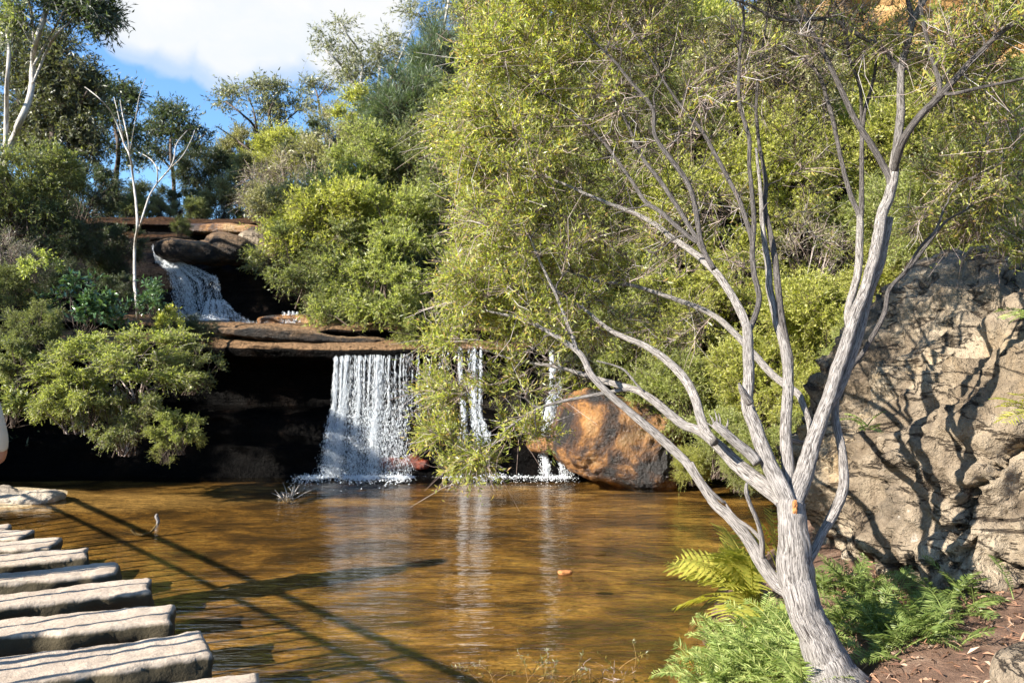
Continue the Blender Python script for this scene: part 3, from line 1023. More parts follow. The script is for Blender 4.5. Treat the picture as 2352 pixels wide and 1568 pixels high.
def twiglets(gt, gl, tw, per, length, nleaf, L, W, leafy, droop=0.0, lift=0.25, start=0.35, tipr=0.001, leafbend=0.2):
    """side shoots with leaves on the outer part of every twig; leafy(P) gives the share of shoots that carry leaves"""
    C = np.array([t[0] for t in tw])
    n = len(C)
    idx = rng.integers(0, n, n * per)
    t = start + (1 - start) * rng.random(n * per)
    f = t * (C.shape[1] - 1)
    i0 = np.minimum(f.astype(int), C.shape[1] - 2)
    w = (f - i0)[:, None]
    A = C[idx, i0] * (1 - w) + C[idx, i0 + 1] * w
    D = norm(C[idx, i0 + 1] - C[idx, i0])
    E = norm(D * 0.75 + 0.75 * norm(rng.normal(size=D.shape)) + np.array([0, 0, lift]))
    ln = length * (0.5 + rng.random(len(A)))[:, None]
    B = A + E * ln * 0.5 + 0.06 * ln * rng.normal(size=A.shape)
    Cc = A + E * ln + np.array([0, 0, -droop]) * ln + 0.12 * ln * rng.normal(size=A.shape)
    tubes(gt, np.stack([A, B, Cc], 1), np.tile([tipr * 1.4, tipr * 1.1, tipr * 0.6], (len(A), 1)), 3)
    keep = rng.random(len(A)) < leafy(A)
    A, B, Cc, ln = A[keep], B[keep], Cc[keep], ln[keep]
    m = len(A)
    if m == 0:
        return A
    s = np.tile(np.linspace(0.15, 1.0, nleaf), (m, 1)) + rng.normal(size=(m, nleaf)) * 0.04
    s = np.clip(s, 0, 1)[..., None]
    Pp = (A[:, None] * (1 - s) ** 2 + B[:, None] * 2 * s * (1 - s) + Cc[:, None] * s ** 2).reshape(-1, 3)
    Dd = np.repeat(norm(Cc - A), nleaf, 0)
    Ld = norm(Dd * 0.8 + 0.95 * norm(rng.normal(size=Dd.shape)) + np.array([0, 0, 0.1 - droop]))
    k = len(Pp)
    leaves(gl, Pp, Ld, L * (0.6 + 0.7 * rng.random(k)), W * (0.7 + 0.6 * rng.random(k)), leafbend)
    return Cc


# ---- the foreground tree
fg = flat(1905, 1545, 0.25)
tree = empty('foreground_tree', (fg[0], fg[1], 0.2))
tag(tree, 'many-stemmed grey tree leaning over the pool from the right bank, with fine yellow-green leaves', 'tree')
LIMBS = [
    # name, points, radii px, depth start, depth end
    ('trunk', [(1950, 1600), (1910, 1545), (1872, 1450), (1842, 1375), (1822, 1300), (1818, 1240), (1818, 1185), (1816, 1150)], [66, 60, 48, 44, 46, 40, 36, 34], 3.62, 3.78),
    ('limb', [(1815, 1375), (1775, 1338), (1730, 1253), (1676, 1187), (1639, 1154), (1592, 1081), (1548, 1034), (1463, 960), (1367, 873), (1330, 810), (1242, 752), (1192, 731), (1120, 715)], [26, 24, 20, 18, 15, 14, 14, 13, 11, 9, 6.5, 5, 3], 3.72, 4.75),
    ('limb', [(1818, 1190), (1797, 1150), (1749, 1112), (1694, 1068), (1617, 995), (1566, 973), (1493, 911), (1446, 889), (1384, 873), (1283, 843), (1192, 828), (1100, 800)], [28, 27, 25, 23, 16, 15, 12, 11, 9, 6, 4, 2.5], 3.76, 5.0),
    ('limb', [(1640, 1015), (1617, 985), (1603, 933), (1585, 889), (1548, 841), (1493, 800), (1442, 778), (1390, 750), (1330, 700), (1250, 650)], [16, 17, 15, 14, 13, 11, 9, 7, 4.5, 3], 3.98, 4.9),
    ('limb', [(1815, 1165), (1792, 1115), (1768, 1068), (1742, 1002), (1722, 940), (1717, 885), (1720, 794), (1717, 745)], [26, 27, 25, 22, 20, 18, 17, 15], 3.78, 4.1),
    ('limb', [(1719, 765), (1710, 735), (1690, 695), (1650, 633), (1614, 596), (1570, 564), (1545, 547), (1482, 501), (1378, 459), (1290, 420), (1190, 380)], [13, 14, 13.5, 12.5, 12, 11, 10, 8, 5.5, 4, 2.5], 4.06, 5.0),
    ('limb', [(1719, 765), (1731, 735), (1745, 684), (1734, 640), (1727, 574), (1731, 501), (1721, 376), (1720, 313), (1697, 230), (1700, 125), (1708, 40), (1700, -40)], [9, 10, 9.5, 9, 9, 8, 7, 6.5, 6, 5, 4, 3], 4.08, 4.5),
    ('limb', [(1640, 618), (1612, 564), (1587, 438), (1541, 367), (1503, 309), (1499, 250), (1441, 180), (1411, 142), (1330, 60)], [9, 8.5, 8, 7.5, 6.5, 6, 5, 4, 2.5], 4.15, 4.6),
    ('limb', [(1605, 592), (1583, 522), (1524, 426), (1474, 359), (1432, 267), (1390, 200)], [8, 7.5, 7, 6, 4.5, 3], 4.2, 4.8),
    ('limb', [(1580, 566), (1524, 493), (1482, 463), (1441, 401), (1378, 317), (1300, 250), (1210, 190)], [8, 7.5, 7, 6, 5, 3.5, 2.5], 4.25, 5.0),
    ('limb', [(1738, 590), (1733, 555), (1712, 501), (1695, 451), (1649, 367), (1612, 300), (1560, 240), (1490, 130), (1430, 40)], [7, 8, 8, 7.5, 7, 6, 5, 3.5, 2.5], 4.2, 4.7),
    ('limb', [(1814, 1180), (1812, 1123), (1804, 1013), (1806, 940), (1812, 890), (1808, 830), (1797, 785), (1784, 740), (1768, 655), (1762, 600), (1752, 520), (1748, 440), (1735, 340)], [22, 22, 19, 18, 18, 16, 14, 12, 11, 10, 8, 6, 4], 3.82, 4.5),
    ('limb', [(1814, 900), (1815, 830), (1804, 776), (1793, 720), (1786, 647), (1781, 600), (1775, 564), (1766, 522), (1756, 470), (1758, 417), (1745, 334), (1737, 240), (1750, 120), (1765, 10)], [12, 12, 11, 11, 11, 10.5, 10, 9, 8, 7, 6, 5, 4, 3], 4.06, 4.7),
    ('limb', [(1830, 1010), (1855, 1020), (1863, 985), (1845, 930), (1835, 905), (1800, 880), (1760, 845), (1727, 808), (1680, 758), (1632, 720), (1530, 679), (1450, 655), (1350, 640), (1260, 600)], [8, 9, 10, 10, 11, 12, 12, 11, 10, 9, 7.5, 6, 4.5, 3], 3.95, 5.1),
    ('limb', [(1822, 1200), (1836, 1130), (1848, 1087), (1868, 1013), (1899, 929), (1921, 867), (1942, 794), (1965, 728), (1987, 666), (2005, 592), (2025, 500), (2046, 438), (2060, 345)], [30, 32, 30, 26, 23, 21, 19, 19, 18.5, 18, 17, 16.5, 14], 3.8, 4.25),
    ('limb', [(2052, 400), (2060, 345), (2071, 250), (2072, 159), (2088, 83), (2100, 40), (2142, -30)], [13.1, 13.1, 13, 12, 12, 11, 8], 4.2, 4.35),
    ('limb', [(1900, 970), (1924, 911), (1952, 830), (1976, 757), (1998, 677), (2025, 592), (2045, 500)], [11, 14, 14, 14, 13, 12, 11], 3.98, 4.22),
    ('limb', [(2098, 48), (2084, 0), (2078, -60)], [8, 7, 5], 4.34, 4.4),
    ('limb', [(1925, 800), (1940, 739), (1956, 684), (1970, 625), (1974, 560), (1977, 505), (1975, 495)], [11, 12, 12, 12.5, 12, 11, 9], 4.2, 4.4),
    ('limb', [(1977, 520), (1972, 490), (1954, 451), (1933, 367), (1912, 271), (1900, 234), (1879, 167), (1846, 142), (1790, 100), (1700, 70)], [8, 8.5, 8, 7.5, 7, 7, 6, 5, 4, 2.5], 4.4, 4.7),
    ('limb', [(1977, 520), (1979, 480), (1979, 376), (1983, 267), (2000, 209), (2012, 140), (2010, 60)], [9, 9, 7.5, 6.5, 5, 4, 3], 4.4, 4.6),
    ('limb', [(1980, 320), (1979, 292), (1975, 200), (1950, 134), (1940, 60), (1905, -20)], [5, 5.5, 5.5, 5, 4, 3], 4.46, 4.6),
    ('limb', [(2050, 430), (2046, 401), (2029, 376), (1975, 292), (1942, 230), (1900, 138), (1850, 46), (1820, -20)], [11, 12, 11, 10, 9, 7.5, 6, 5], 4.18, 4.4),
    ('limb', [(2072, 180), (2063, 159), (2029, 113), (1975, 83), (1908, 46), (1796, 46), (1712, 8), (1620, -20)], [9, 9, 8.5, 7.5, 6.5, 5.5, 4.5, 3.5], 4.26, 4.5),
    ('limb', [(2055, 385), (2067, 340), (2088, 300), (2130, 250), (2171, 209), (2234, 138), (2296, 79), (2351, 35), (2420, -30)], [12, 13.1, 13, 12, 11, 9, 8, 7, 6], 4.15, 3.8),
    ('limb', [(2150, 228), (2157, 200), (2142, 138), (2121, 54), (2112, -10)], [7, 7.5, 6.5, 6, 5], 4.05, 4.1),
    ('limb', [(2165, 214), (2190, 218), (2260, 200), (2351, 180), (2450, 150)], [6, 6, 5, 4.5, 3], 4.0, 3.7),
    ('limb', [(1862, 1320), (1874, 1280), (1891, 1222), (1913, 1180), (1935, 1125), (1937, 1076), (1930, 1013), (1920, 970), (1922, 915)], [11, 13, 14, 17, 16.5, 15, 14, 13, 10], 3.8, 4.02),
    ('limb', [(1948, 870), (1962, 840), (1980, 815), (2031, 721), (2042, 666), (2086, 618), (2113, 584), (2171, 509), (2215, 484), (2270, 440)], [7, 8, 8, 7.5, 7, 6.5, 6, 4.5, 3.5, 2.5], 4.1, 4.6),
    ('limb', [(2085, 618), (2120, 560), (2150, 530), (2168, 478)], [4, 5, 5, 3.5], 4.3, 4.4),
    ('limb', [(1752, 1285), (1752, 1245), (1741, 1198), (1722, 1155), (1712, 1125), (1716, 1108)], [9, 9, 7.5, 7, 7.5, 4], 3.78, 3.75),
    ('limb', [(1745, 1230), (1720, 1205), (1690, 1190), (1676, 1170), (1663, 1150)], [6, 6, 5, 4, 3], 3.85, 3.95),
    ('limb', [(1637, 1160), (1620, 1130), (1600, 1085), (1590, 1062)], [5, 5.5, 6, 5], 3.88, 4.0),
    ('limb', [(1330, 812), (1313, 768), (1284, 693), (1255, 630), (1240, 600), (1215, 540)], [6, 7, 5.5, 4.5, 4, 2.5], 4.55, 4.7),
    ('limb', [(1445, 890), (1420, 893), (1384, 902), (1320, 915), (1242, 935), (1190, 965), (1140, 1010), (1105, 1060)], [7, 7, 6.5, 5.5, 4.5, 3.5, 3, 2], 4.5, 4.7),
    ('limb', [(1480, 905), (1450, 870), (1430, 846), (1370, 828)], [4, 4, 3.5, 2], 4.4, 4.5),
]
sk = Skel()
seed = 0
for nm, pts, rad, d0, d1 in LIMBS:
    P, r = trace(depths(pts, d0, d1), [q * (0.86 if nm == 'trunk' else 0.71) for q in rad], 0.018)
    big = max(r) > 0.02
    if sk.P:                                # seat the limb inside the branch it springs from
        QP, _, QR = sk.flat()
        j = int(np.argmin(np.linalg.norm(QP - P[0], axis=1)))
        off = QP[j] - P[0]
        if np.linalg.norm(off) < 0.16:
            kk = min(len(P) - 1, 16)
            wv = np.zeros(len(P))
            wv[:kk] = (1 - np.arange(kk) / kk) ** 2
            P = P + off * wv[:, None]
            r = np.minimum(r, QR[j] * 0.8 + 0.004 * np.arange(len(r)))
    P = P + 0.12 * np.mean(r) * np.stack([fbm(P * 7 + k_ * 9, 3, seed) for k_ in range(3)], -1) * 3
    g = Geo()
    tube(g, P, r, 28 if nm == 'trunk' else (18 if big else 10), 0.20 if nm == 'trunk' else 0.13, seed)
    if nm == 'trunk':                      # spreading root flare and knots
        for ang in (0.3, 1.5, 2.9, 4.2, 5.3):
            a = P[3] + np.array([math.cos(ang) * 0.06, math.sin(ang) * 0.06, 0.02])
            b = np.array([fg[0] + math.cos(ang) * 0.24, fg[1] + math.sin(ang) * 0.22, 0.12])
            Q = catmull([a, (a + b) / 2 + np.array([0, 0, -0.02]), b], 0.02)
            tube(g, Q, np.linspace(0.05, 0.018, len(Q)), 10, 0.15, seed + int(ang * 10))
    g.build(nm, M['bark_mid_shaded' if pts[0] == (2052, 400) else 'bark_young_shaded' if max(rad) < 13.2 and pts[-1][1] < 480 else 'bark_grey'], tree, True, True)  # upper limbs get the darker barks, with shade painted into the colour
    sk.add(P, r)
    seed += 1

# torn stubs where branches have broken away
g = Geo()
P, r = trace(depths([(1740, 1064), (1725, 1045), (1690, 1015), (1660, 988), (1640, 973)], 3.86, 3.95), [13, 14, 12, 11, 9], 0.015)
tube(g, P, r, 14, 0.2, 71)
for px, py, ex, ey, w in ((1642, 975, 1628, 950, 4), (1648, 970, 1640, 940, 3.2), (1655, 985, 1650, 948, 4.2), (1668, 985, 1672, 960, 3.5), (1640, 982, 1620, 968, 3)):
    Q, rr = trace(depths([(px, py), ((px + ex) / 2 + 2, (py + ey) / 2), (ex, ey)], 3.95, 3.96), [w, w * .7, 0.6], 0.01)
    tube(g, Q, rr, 5)
o = g.build('broken_stub', M['bark_grey'], tree, True, True)
o['label'] = 'broken splintered branch stub'
g = Geo()
P, r = trace(depths([(1722, 925), (1712, 910), (1703, 893), (1697, 880)], 3.9, 3.86), [11, 9, 7, 2], 0.01)
tube(g, P, r, 8, 0.25, 81)
g.build('broken_stub', M['bark_grey'], tree, True, True)
me = rock_mesh('torn_wood', (0.011, 0.008, 0.036), 77, 4, 0.8, 0.35, 3.0, 0.25)
o = link('torn_wood', me, M['raw_wood'], tree)
o.location = tuple(Vector(at(1826, 1166, 3.705)) - tree.location)
o.matrix_parent_inverse.identity()
o['label'] = 'fresh orange torn wood at the fork'

# crown -----------------------------------------------------------------
LOBES = [  # px, py, rx, ry, depth, depth radius, targets
    (1190, 110, 150, 160, 5.1, 0.7, 120), (1330, 10, 200, 120, 5.0, 0.7, 110), (1080, 330, 90, 110, 5.3, 0.6, 70), (1160, 330, 150, 150, 5.1, 0.7, 90),
    (1150, 500, 130, 120, 5.1, 0.6, 80), (1090, 660, 95, 90, 5.0, 0.5, 60), (1190, 700, 120, 100, 4.9, 0.5, 60), (1035, 890, 55, 50, 4.9, 0.35, 26), (1110, 860, 80, 50, 4.8, 0.4, 8),
    (1015, 985, 45, 40, 4.85, 0.25, 14), (1095, 1060, 70, 36, 4.8, 0.3, 30), (1190, 985, 70, 50, 4.7, 0.3, 9), (1230, 860, 120, 70, 4.8, 0.4, 20), (1330, 200, 170, 150, 4.9, 0.7, 80),
    (1480, 110, 180, 140, 4.7, 0.6, 90), (1350, 400, 160, 140, 4.9, 0.6, 70), (1480, 300, 150, 140, 4.6, 0.6, 50), (1350, 600, 160, 110, 4.9, 0.5, 50), (1500, 560, 100, 90, 4.6, 0.4, 24),
    (1420, 740, 120, 80, 4.8, 0.4, 34), (1560, 760, 80, 70, 4.7, 0.4, 16), (1640, 200, 140, 170, 4.5, 0.5, 50), (1650, 460, 90, 100, 4.5, 0.4, 22), (1780, 120, 140, 140, 4.5, 0.5, 56),
    (1850, 330, 100, 140, 4.6, 0.4, 26), (1900, 60, 130, 100, 4.4, 0.5, 46), (2040, 90, 140, 110, 4.4, 0.5, 40), (2200, 120, 130, 110, 4.0, 0.5, 60), (2290, 280, 110, 140, 4.2, 0.5, 60),
    (2220, 400, 110, 70, 4.5, 0.4, 40), (2310, 30, 120, 90, 3.9, 0.4, 50), (1690, 600, 60, 60, 4.5, 0.3, 10), (1860, 520, 70, 60, 4.6, 0.3, 10), (2300, 430, 90, 60, 4.5, 0.3, 24),
    (1250, 560, 130, 100, 4.8, 0.4, 40), (1290, 750, 110, 50, 4.6, 0.3, 16), (1010, 300, 60, 60, 5.4, 0.4, 16), (1030, 780, 60, 50, 4.95, 0.3, 16), (1240, 1000, 40, 40, 4.7, 0.2, 6),
]
LOBES += [(2250, 500, 110, 55, 4.9, 0.3, 44), (2120, 520, 75, 55, 4.9, 0.3, 22), (2330, 560, 60, 40, 4.7, 0.2, 16), (1500, -230, 260, 160, 4.3, 0.6, 90), (1780, -260, 220, 170, 4.0, 0.6, 90), (1250, -170, 200, 130, 4.6, 0.6, 60), (2050, -230, 220, 160, 3.9, 0.6, 70), (1620, -480, 320, 160, 3.8, 0.6, 90), (1950, -520, 300, 160, 3.7, 0.6, 70)]
# middle-sized dark branches fanning up and to the left inside the crown
BR = [(1350, 420, 200, 160, 4.9, 0.5, 26), (1250, 250, 200, 160, 5.0, 0.6, 26), (1450, 180, 200, 160, 4.7, 0.5, 26), (1600, 330, 120, 160, 4.6, 0.4, 14), (1650, 120, 150, 140, 4.5, 0.4, 18), (1820, 120, 150, 140, 4.5, 0.4, 18), (1950, 60, 120, 90, 4.4, 0.4, 12),
      (2200, 130, 130, 120, 4.1, 0.4, 16), (2260, 330, 90, 120, 4.3, 0.4, 10), (1250, 650, 160, 90, 4.9, 0.4, 16), (1250, 850, 130, 70, 4.8, 0.4, 14), (1450, 620, 120, 90, 4.7, 0.4, 12), (1800, 420, 80, 120, 4.6, 0.3, 8), (1200, 470, 160, 120, 5.1, 0.4, 18), (1180, 980, 70, 60, 4.75, 0.2, 8)]
br = grow(sk, np.vstack([lobe_points(*l) for l in BR]), 0.0028, 0.5, 1.3, 0.7, 0.0)
rest = Geo()
br.sort(key=lambda b: -b[2])
for n_, (c_, r_, l_) in enumerate(br):
    g = Geo() if n_ < 96 else rest
    r_ = 0.0030 + (r_ - 0.0028) * 2.3
    Q = catmull(np.hstack([c_, r_[:, None]]), 0.03)
    tube(g, Q[:, :3], Q[:, 3], 7, 0.1, int(l_ * 1000) % 50)
    sk.add(Q[:, :3], Q[:, 3])
    if n_ < 96:
        g.build('branch', M['bark_young_shaded'], tree, True, True)
o = rest.build('small_branches', M['bark_young_shaded'], tree, True, True)
o['kind'] = 'stuff'
tg = np.vstack([lobe_points(l[0], l[1], l[2], l[3], l[4] + (0.3 if l[0] > 1320 else 0.05), l[5], l[6]) for l in LOBES])
tw = grow(sk, tg)
tw = [(c_, r_ * np.interp(np.linspace(0, 1, 7), [0, 1], [1.35, 1.0]), l_) for c_, r_, l_ in tw]
gt, gl = Geo(), Geo()
twig_geo(gt, tw, 4)


def screen(P):
    d = P[:, 1] - (P[:, 2] - CAMZ) * -TP
    return 1176 + F * P[:, 0] / P[:, 1], 784 - F * ((P[:, 2] - CAMZ) / P[:, 1] - TP)


def leafy_main(P):
    x, y = screen(P)
    f = np.interp(x, [900, 1250, 1450, 1700, 2050, 2200, 2352], [0.95, 0.85, 0.42, 0.2, 0.22, 0.62, 0.8])
    # the twiggy grey heart of the crown has few leaves
    heart = np.exp(-((x - 1420) / 300) ** 2 - ((y - 420) / 210) ** 2)
    low = np.exp(-((x - 1270) / 90) ** 2 - ((y - 900) / 70) ** 2)
    f = np.where(y < -40, 0.9, f * np.interp(x, [1200, 1450, 1700], [1, 0.8, 0.75]))
    f = f * (1 - 0.85 * np.exp(-((x - 1085) / 42) ** 2 - ((y - 890) / 110) ** 2)) * (1 - 0.6 * np.exp(-((x - 1270) / 40) ** 2 - ((y - 900) / 110) ** 2))
    return f * (1 - 0.5 * heart) * (1 - 0.6 * low)


twiglets(gt, gl, tw, 11, 0.125, 12, 0.036, 0.0082, leafy_main, 0.02, 0.2, 0.25, 0.0010)
# short bare shoots that fill the crown with fine grey twigs
inner = [t for t in tw if True]
twiglets(gt, gl, inner, 3, 0.24, 3, 0.034, 0.008, lambda P: np.full(len(P), 0.2), 0.03, 0.1, 0.1, 0.0013)
o = gt.build('twigs', M['bark_twig'], tree, True)
o = gl.build('foliage', M['leaf_tree'], tree)
# woody seed capsules strung along the older twigs
C = np.array([t[0] for t in tw])
i = rng.integers(0, len(C), 2600)
j = rng.integers(1, 6, 2600)
P = C[i, j] + rng.normal(size=(2600, 3)) * 0.007
g = Geo()
drops(g, P, rng.normal(size=P.shape), np.full(len(P), 0.0042), np.full(len(P), 1.1))
g.build('seed_capsules', M['capsule'], tree)


# ---------------------------------------------------------------- other traced trees
def traced_tree(name, label, limbs, lobes, d, bark, leafm, L=0.11, W=0.026, per=7, nleaf=7, length=0.35, group=None, twr=0.006, base=None, leafy=0.95, droop=0.25, cat='tree', step=0.12, wang=0.9):
    """limbs: (points, radii px); lobes: (px, py, rx, ry, n); everything about distance d"""
    p0 = limbs[0][0][0]
    b = at(p0[0], p0[1], d) if base is None else base
    root = empty(name, b)
    tag(root, label, cat, group)
    s = Skel()
    g = Geo()
    k_ = int(abs(p0[0]) * 3 + abs(p0[1])) % 97
    for pts, rad in limbs:
        P, r = trace([(p[0], p[1], d + (0.15 * d * 0.2 * math.sin(i_ * 2.1 + k_) if i_ else 0)) for i_, p in enumerate(pts)], rad, step)
        P = P + np.stack([fbm(P * 1.7 + q_ * 9, 3, k_) for q_ in range(3)], -1) * np.minimum(r[:, None] * 0.8, 0.04)
        tube(g, P, r, 8, 0.1, k_)
        s.add(P, r)
    g.build('trunk', bark, root, True, True)
    gt, gl = Geo(), Geo()
    if lobes:
        T = np.vstack([lobe_points(a, b_, rx, ry, d, d * max(rx, ry) / F * 0.8, n) for a, b_, rx, ry, n in lobes])
        tw = grow(s, T, twr * 0.5, 0.5, wang)
        tw = [(c, np.maximum(r * 1.6, twr * 0.5), l) for c, r, l in tw]
        twig_geo(gt, tw, 3)
        twiglets(gt, gl, tw, per, length, nleaf, L, W, lambda P: np.full(len(P), leafy), droop, 0.2, 0.45, twr * 0.35)
        gt.build('twigs', bark, root, True)
        if gl.n:
            gl.build('crown', leafm, root)
    return root


BP, BD = M['bark_pale'], M['bark_dark']
traced_tree('gum_tree', 'pale-barked gum trunk curving up at the left edge, forked near the top',
            [([(-30, 470), (20, 332), (48, 285), (68, 225), (74, 150), (82, 90), (102, 40), (112, -30)], [9.52, 8.16, 7.48, 6.80, 6.12, 6.12, 5.44, 4.76]), ([(80, 110), (74, 60), (66, 0), (60, -40)], [3.40, 3.40, 2.72, 2.72]),
             ([(76, 190), (105, 120), (128, 78), (160, 50), (200, 30)], [2.72, 3.06, 2.72, 2.04, 1.36]), ([(78, 150), (110, 90), (150, 20), (170, -30)], [2.72, 2.38, 2.04, 1.36])],
            [(190, 15, 60, 50, 46), (235, 40, 25, 35, 16), (150, -30, 90, 40, 30), (40, 60, 60, 50, 14), (120, 0, 60, 30, 16)], 11.5, BP, M['leaf_dark'], 0.10, 0.022, 9, 8, 0.26)
traced_tree('gum_tree', 'slim pale gum trunk rising at the far left edge beside the forked gum',
            [([(8, 420), (15, 270), (14, 200), (22, 130), (18, 60), (24, -30)], [4.76, 4.76, 4.42, 4.08, 3.74, 3.40])], [(10, 40, 60, 60, 16), (20, -30, 70, 40, 20)], 11.2, BP, M['leaf_mid'], 0.10, 0.022, 7, 7, 0.3)
traced_tree('sapling', 'thin pale almost leafless sapling standing before the upper falls',
            [([(318, 735), (312, 690), (308, 620), (310, 560), (317, 520), (313, 470), (305, 400), (298, 360), (284, 330), (262, 270), (232, 230), (195, 200)], [3.72, 3.72, 3.41, 3.10, 3.10, 2.79, 2.48, 1.98, 1.86, 1.49, 1.12, 0.74]),
             ([(298, 360), (294, 320), (282, 270), (276, 230)], [1.55, 1.49, 1.24, 0.81]), ([(285, 330), (275, 280), (262, 225)], [1.24, 1.05, 0.68]), ([(318, 528), (327, 505), (343, 450), (365, 415), (395, 380), (405, 330), (430, 300)], [2.23, 2.23, 1.98, 1.86, 1.55, 1.24, 0.74]),
             ([(360, 420), (362, 392), (345, 365), (318, 350)], [1.49, 1.36, 1.05, 0.74]), ([(392, 385), (418, 360), (440, 320), (447, 300)], [1.24, 1.12, 0.87, 0.62]), ([(298, 350), (310, 280), (320, 220), (335, 180)], [0.74, 0.62, 0.56, 0.43])],
            [], 10.9, BP, M['leaf_mid'], step=0.06)
# pale gums on the skyline
traced_tree('gum_tree', 'tall airy gum on the skyline with pale forked trunks and open crown against the cloud',
            [([(862, 262), (866, 225), (876, 205), (900, 178), (935, 160), (965, 120)], [6, 5.5, 5, 4, 3, 2]), ([(840, 260), (826, 215), (800, 175), (775, 140), (745, 115)], [5.5, 5, 4, 3, 2]), ([(826, 215), (832, 175), (826, 120), (800, 85), (783, 55)], [4, 3.6, 2.6, 2, 1.4]), ([(870, 215), (872, 160), (868, 120), (880, 95)], [4, 3.4, 2.6, 1.6]), ([(900, 178), (925, 120), (945, 70)], [2.4, 2, 1.2])],
            [(782, 60, 24, 22, 9), (752, 110, 28, 20, 11), (790, 130, 40, 28, 14), (850, 140, 60, 40, 31), (905, 130, 34, 30, 16), (880, 95, 34, 24, 11), (800, 170, 40, 34, 16), (740, 90, 16, 16, 4), (945, 125, 22, 22, 7), (915, 85, 22, 18, 6), (840, 200, 60, 26, 12)], 22, BP, M['leaf_grey'], 0.13, 0.032, 5, 7, 0.42)
traced_tree('gum_tree', 'gum with twin dark slender trunks and silvery crown left of the skyline centre',
            [([(622, 375), (630, 330), (626, 300), (618, 262), (628, 235)], [5, 4.5, 4, 3, 2]), ([(604, 378), (596, 340), (590, 300), (560, 265), (520, 235)], [4, 4, 3.2, 2.4, 1.5]), ([(590, 300), (585, 260), (570, 225)], [2.8, 2.2, 1.4]), ([(600, 365), (560, 335), (520, 305), (495, 290)], [2.6, 2.2, 1.5, 1]), ([(630, 318), (655, 280), (690, 250)], [3, 2.2, 1.3])],
            [(580, 205, 36, 18, 14), (525, 215, 26, 22, 12), (625, 205, 34, 22, 17), (635, 240, 40, 26, 18), (690, 245, 36, 20, 14), (620, 265, 40, 20, 11), (505, 245, 14, 18, 4)], 21, BD, M['leaf_grey'], 0.12, 0.032, 6, 7, 0.36)
traced_tree('gum_tree', 'high hazy gum crown at the top of the slope behind the foreground leaves',
            [([(1010, 130), (1012, 90), (1022, 50), (1030, 0), (1035, -40)], [4, 3.6, 3, 2.4, 2]), ([(1060, 120), (1064, 60), (1072, 0), (1075, -40)], [3.6, 3, 2.4, 2]), ([(1012, 85), (985, 60), (960, 30)], [2.4, 2, 1.4])],
            [(945, 25, 28, 24, 13), (985, 50, 34, 26, 16), (1005, 85, 34, 24, 13), (1030, 10, 50, 40, 27), (1080, 40, 40, 50, 22), (1090, 0, 50, 40, 18)], 26, BP, M['leaf_grey'], 0.15, 0.036, 5, 7, 0.42)
traced_tree('gum_tree', 'small dark tree on the slope between the two skyline gums',
            [([(735, 260), (730, 225), (722, 200), (715, 185)], [2.6, 2.2, 1.6, 1]), ([(730, 225), (745, 205), (752, 190)], [1.6, 1.2, 0.8])],
            [(720, 190, 26, 14, 11), (742, 205, 26, 18, 9), (705, 208, 16, 14, 4)], 24, BD, M['leaf_grey'], 0.13, 0.03, 5, 6, 0.36)
traced_tree('gum_tree', 'round-crowned dark gum in the gap behind the sapling',
            [([(400, 480), (400, 420), (395, 380), (392, 330), (398, 280)], [5, 4.5, 4, 3, 2]), ([(395, 390), (350, 340), (330, 310)], [3, 2.4, 1.5]), ([(396, 370), (440, 330), (470, 310)], [3, 2.4, 1.5])],
            [(398, 262, 50, 22, 46), (380, 300, 50, 24, 40), (440, 310, 46, 26, 40), (360, 345, 50, 22, 34), (455, 350, 34, 20, 20), (345, 300, 24, 20, 14)], 22, BD, M['leaf_dark'], 0.13, 0.03, 5, 7, 0.36)
traced_tree('gum_tree', 'flat-topped dark tree left of the round-crowned gum',
            [([(262, 460), (268, 400), (270, 330), (262, 280), (268, 230)], [6, 5.5, 4.5, 3.4, 2]), ([(268, 340), (300, 290), (318, 250)], [3, 2.4, 1.5]), ([(270, 350), (230, 310), (205, 290)], [3, 2.4, 1.5])],
            [(258, 205, 50, 18, 40), (300, 225, 36, 22, 30), (230, 235, 50, 24, 34), (255, 270, 60, 26, 40), (215, 310, 50, 30, 30), (300, 310, 36, 22, 20), (290, 360, 40, 20, 18)], 19, BD, M['leaf_dark'], 0.12, 0.028, 5, 7, 0.34)
traced_tree('forest_tree', 'tall dense dark tree behind the pale trunks at the upper left',
            [([(120, 480), (118, 400), (122, 320), (115, 240), (120, 170), (112, 110)], [9, 8, 7, 5.5, 4, 2.5]), ([(120, 330), (170, 260), (200, 210)], [5, 4, 2]), ([(118, 350), (70, 290), (40, 230)], [5, 4, 2])],
            [(110, 110, 60, 36, 60), (150, 170, 70, 40, 80), (70, 180, 70, 50, 70), (190, 215, 46, 36, 50), (110, 240, 80, 50, 90), (40, 270, 60, 50, 60), (170, 290, 60, 46, 70), (90, 330, 80, 46, 80), (190, 350, 46, 36, 36), (30, 110, 50, 60, 50)], 16, BD, M['leaf_olive_dark'], 0.10, 0.026, 7, 8, 0.34)
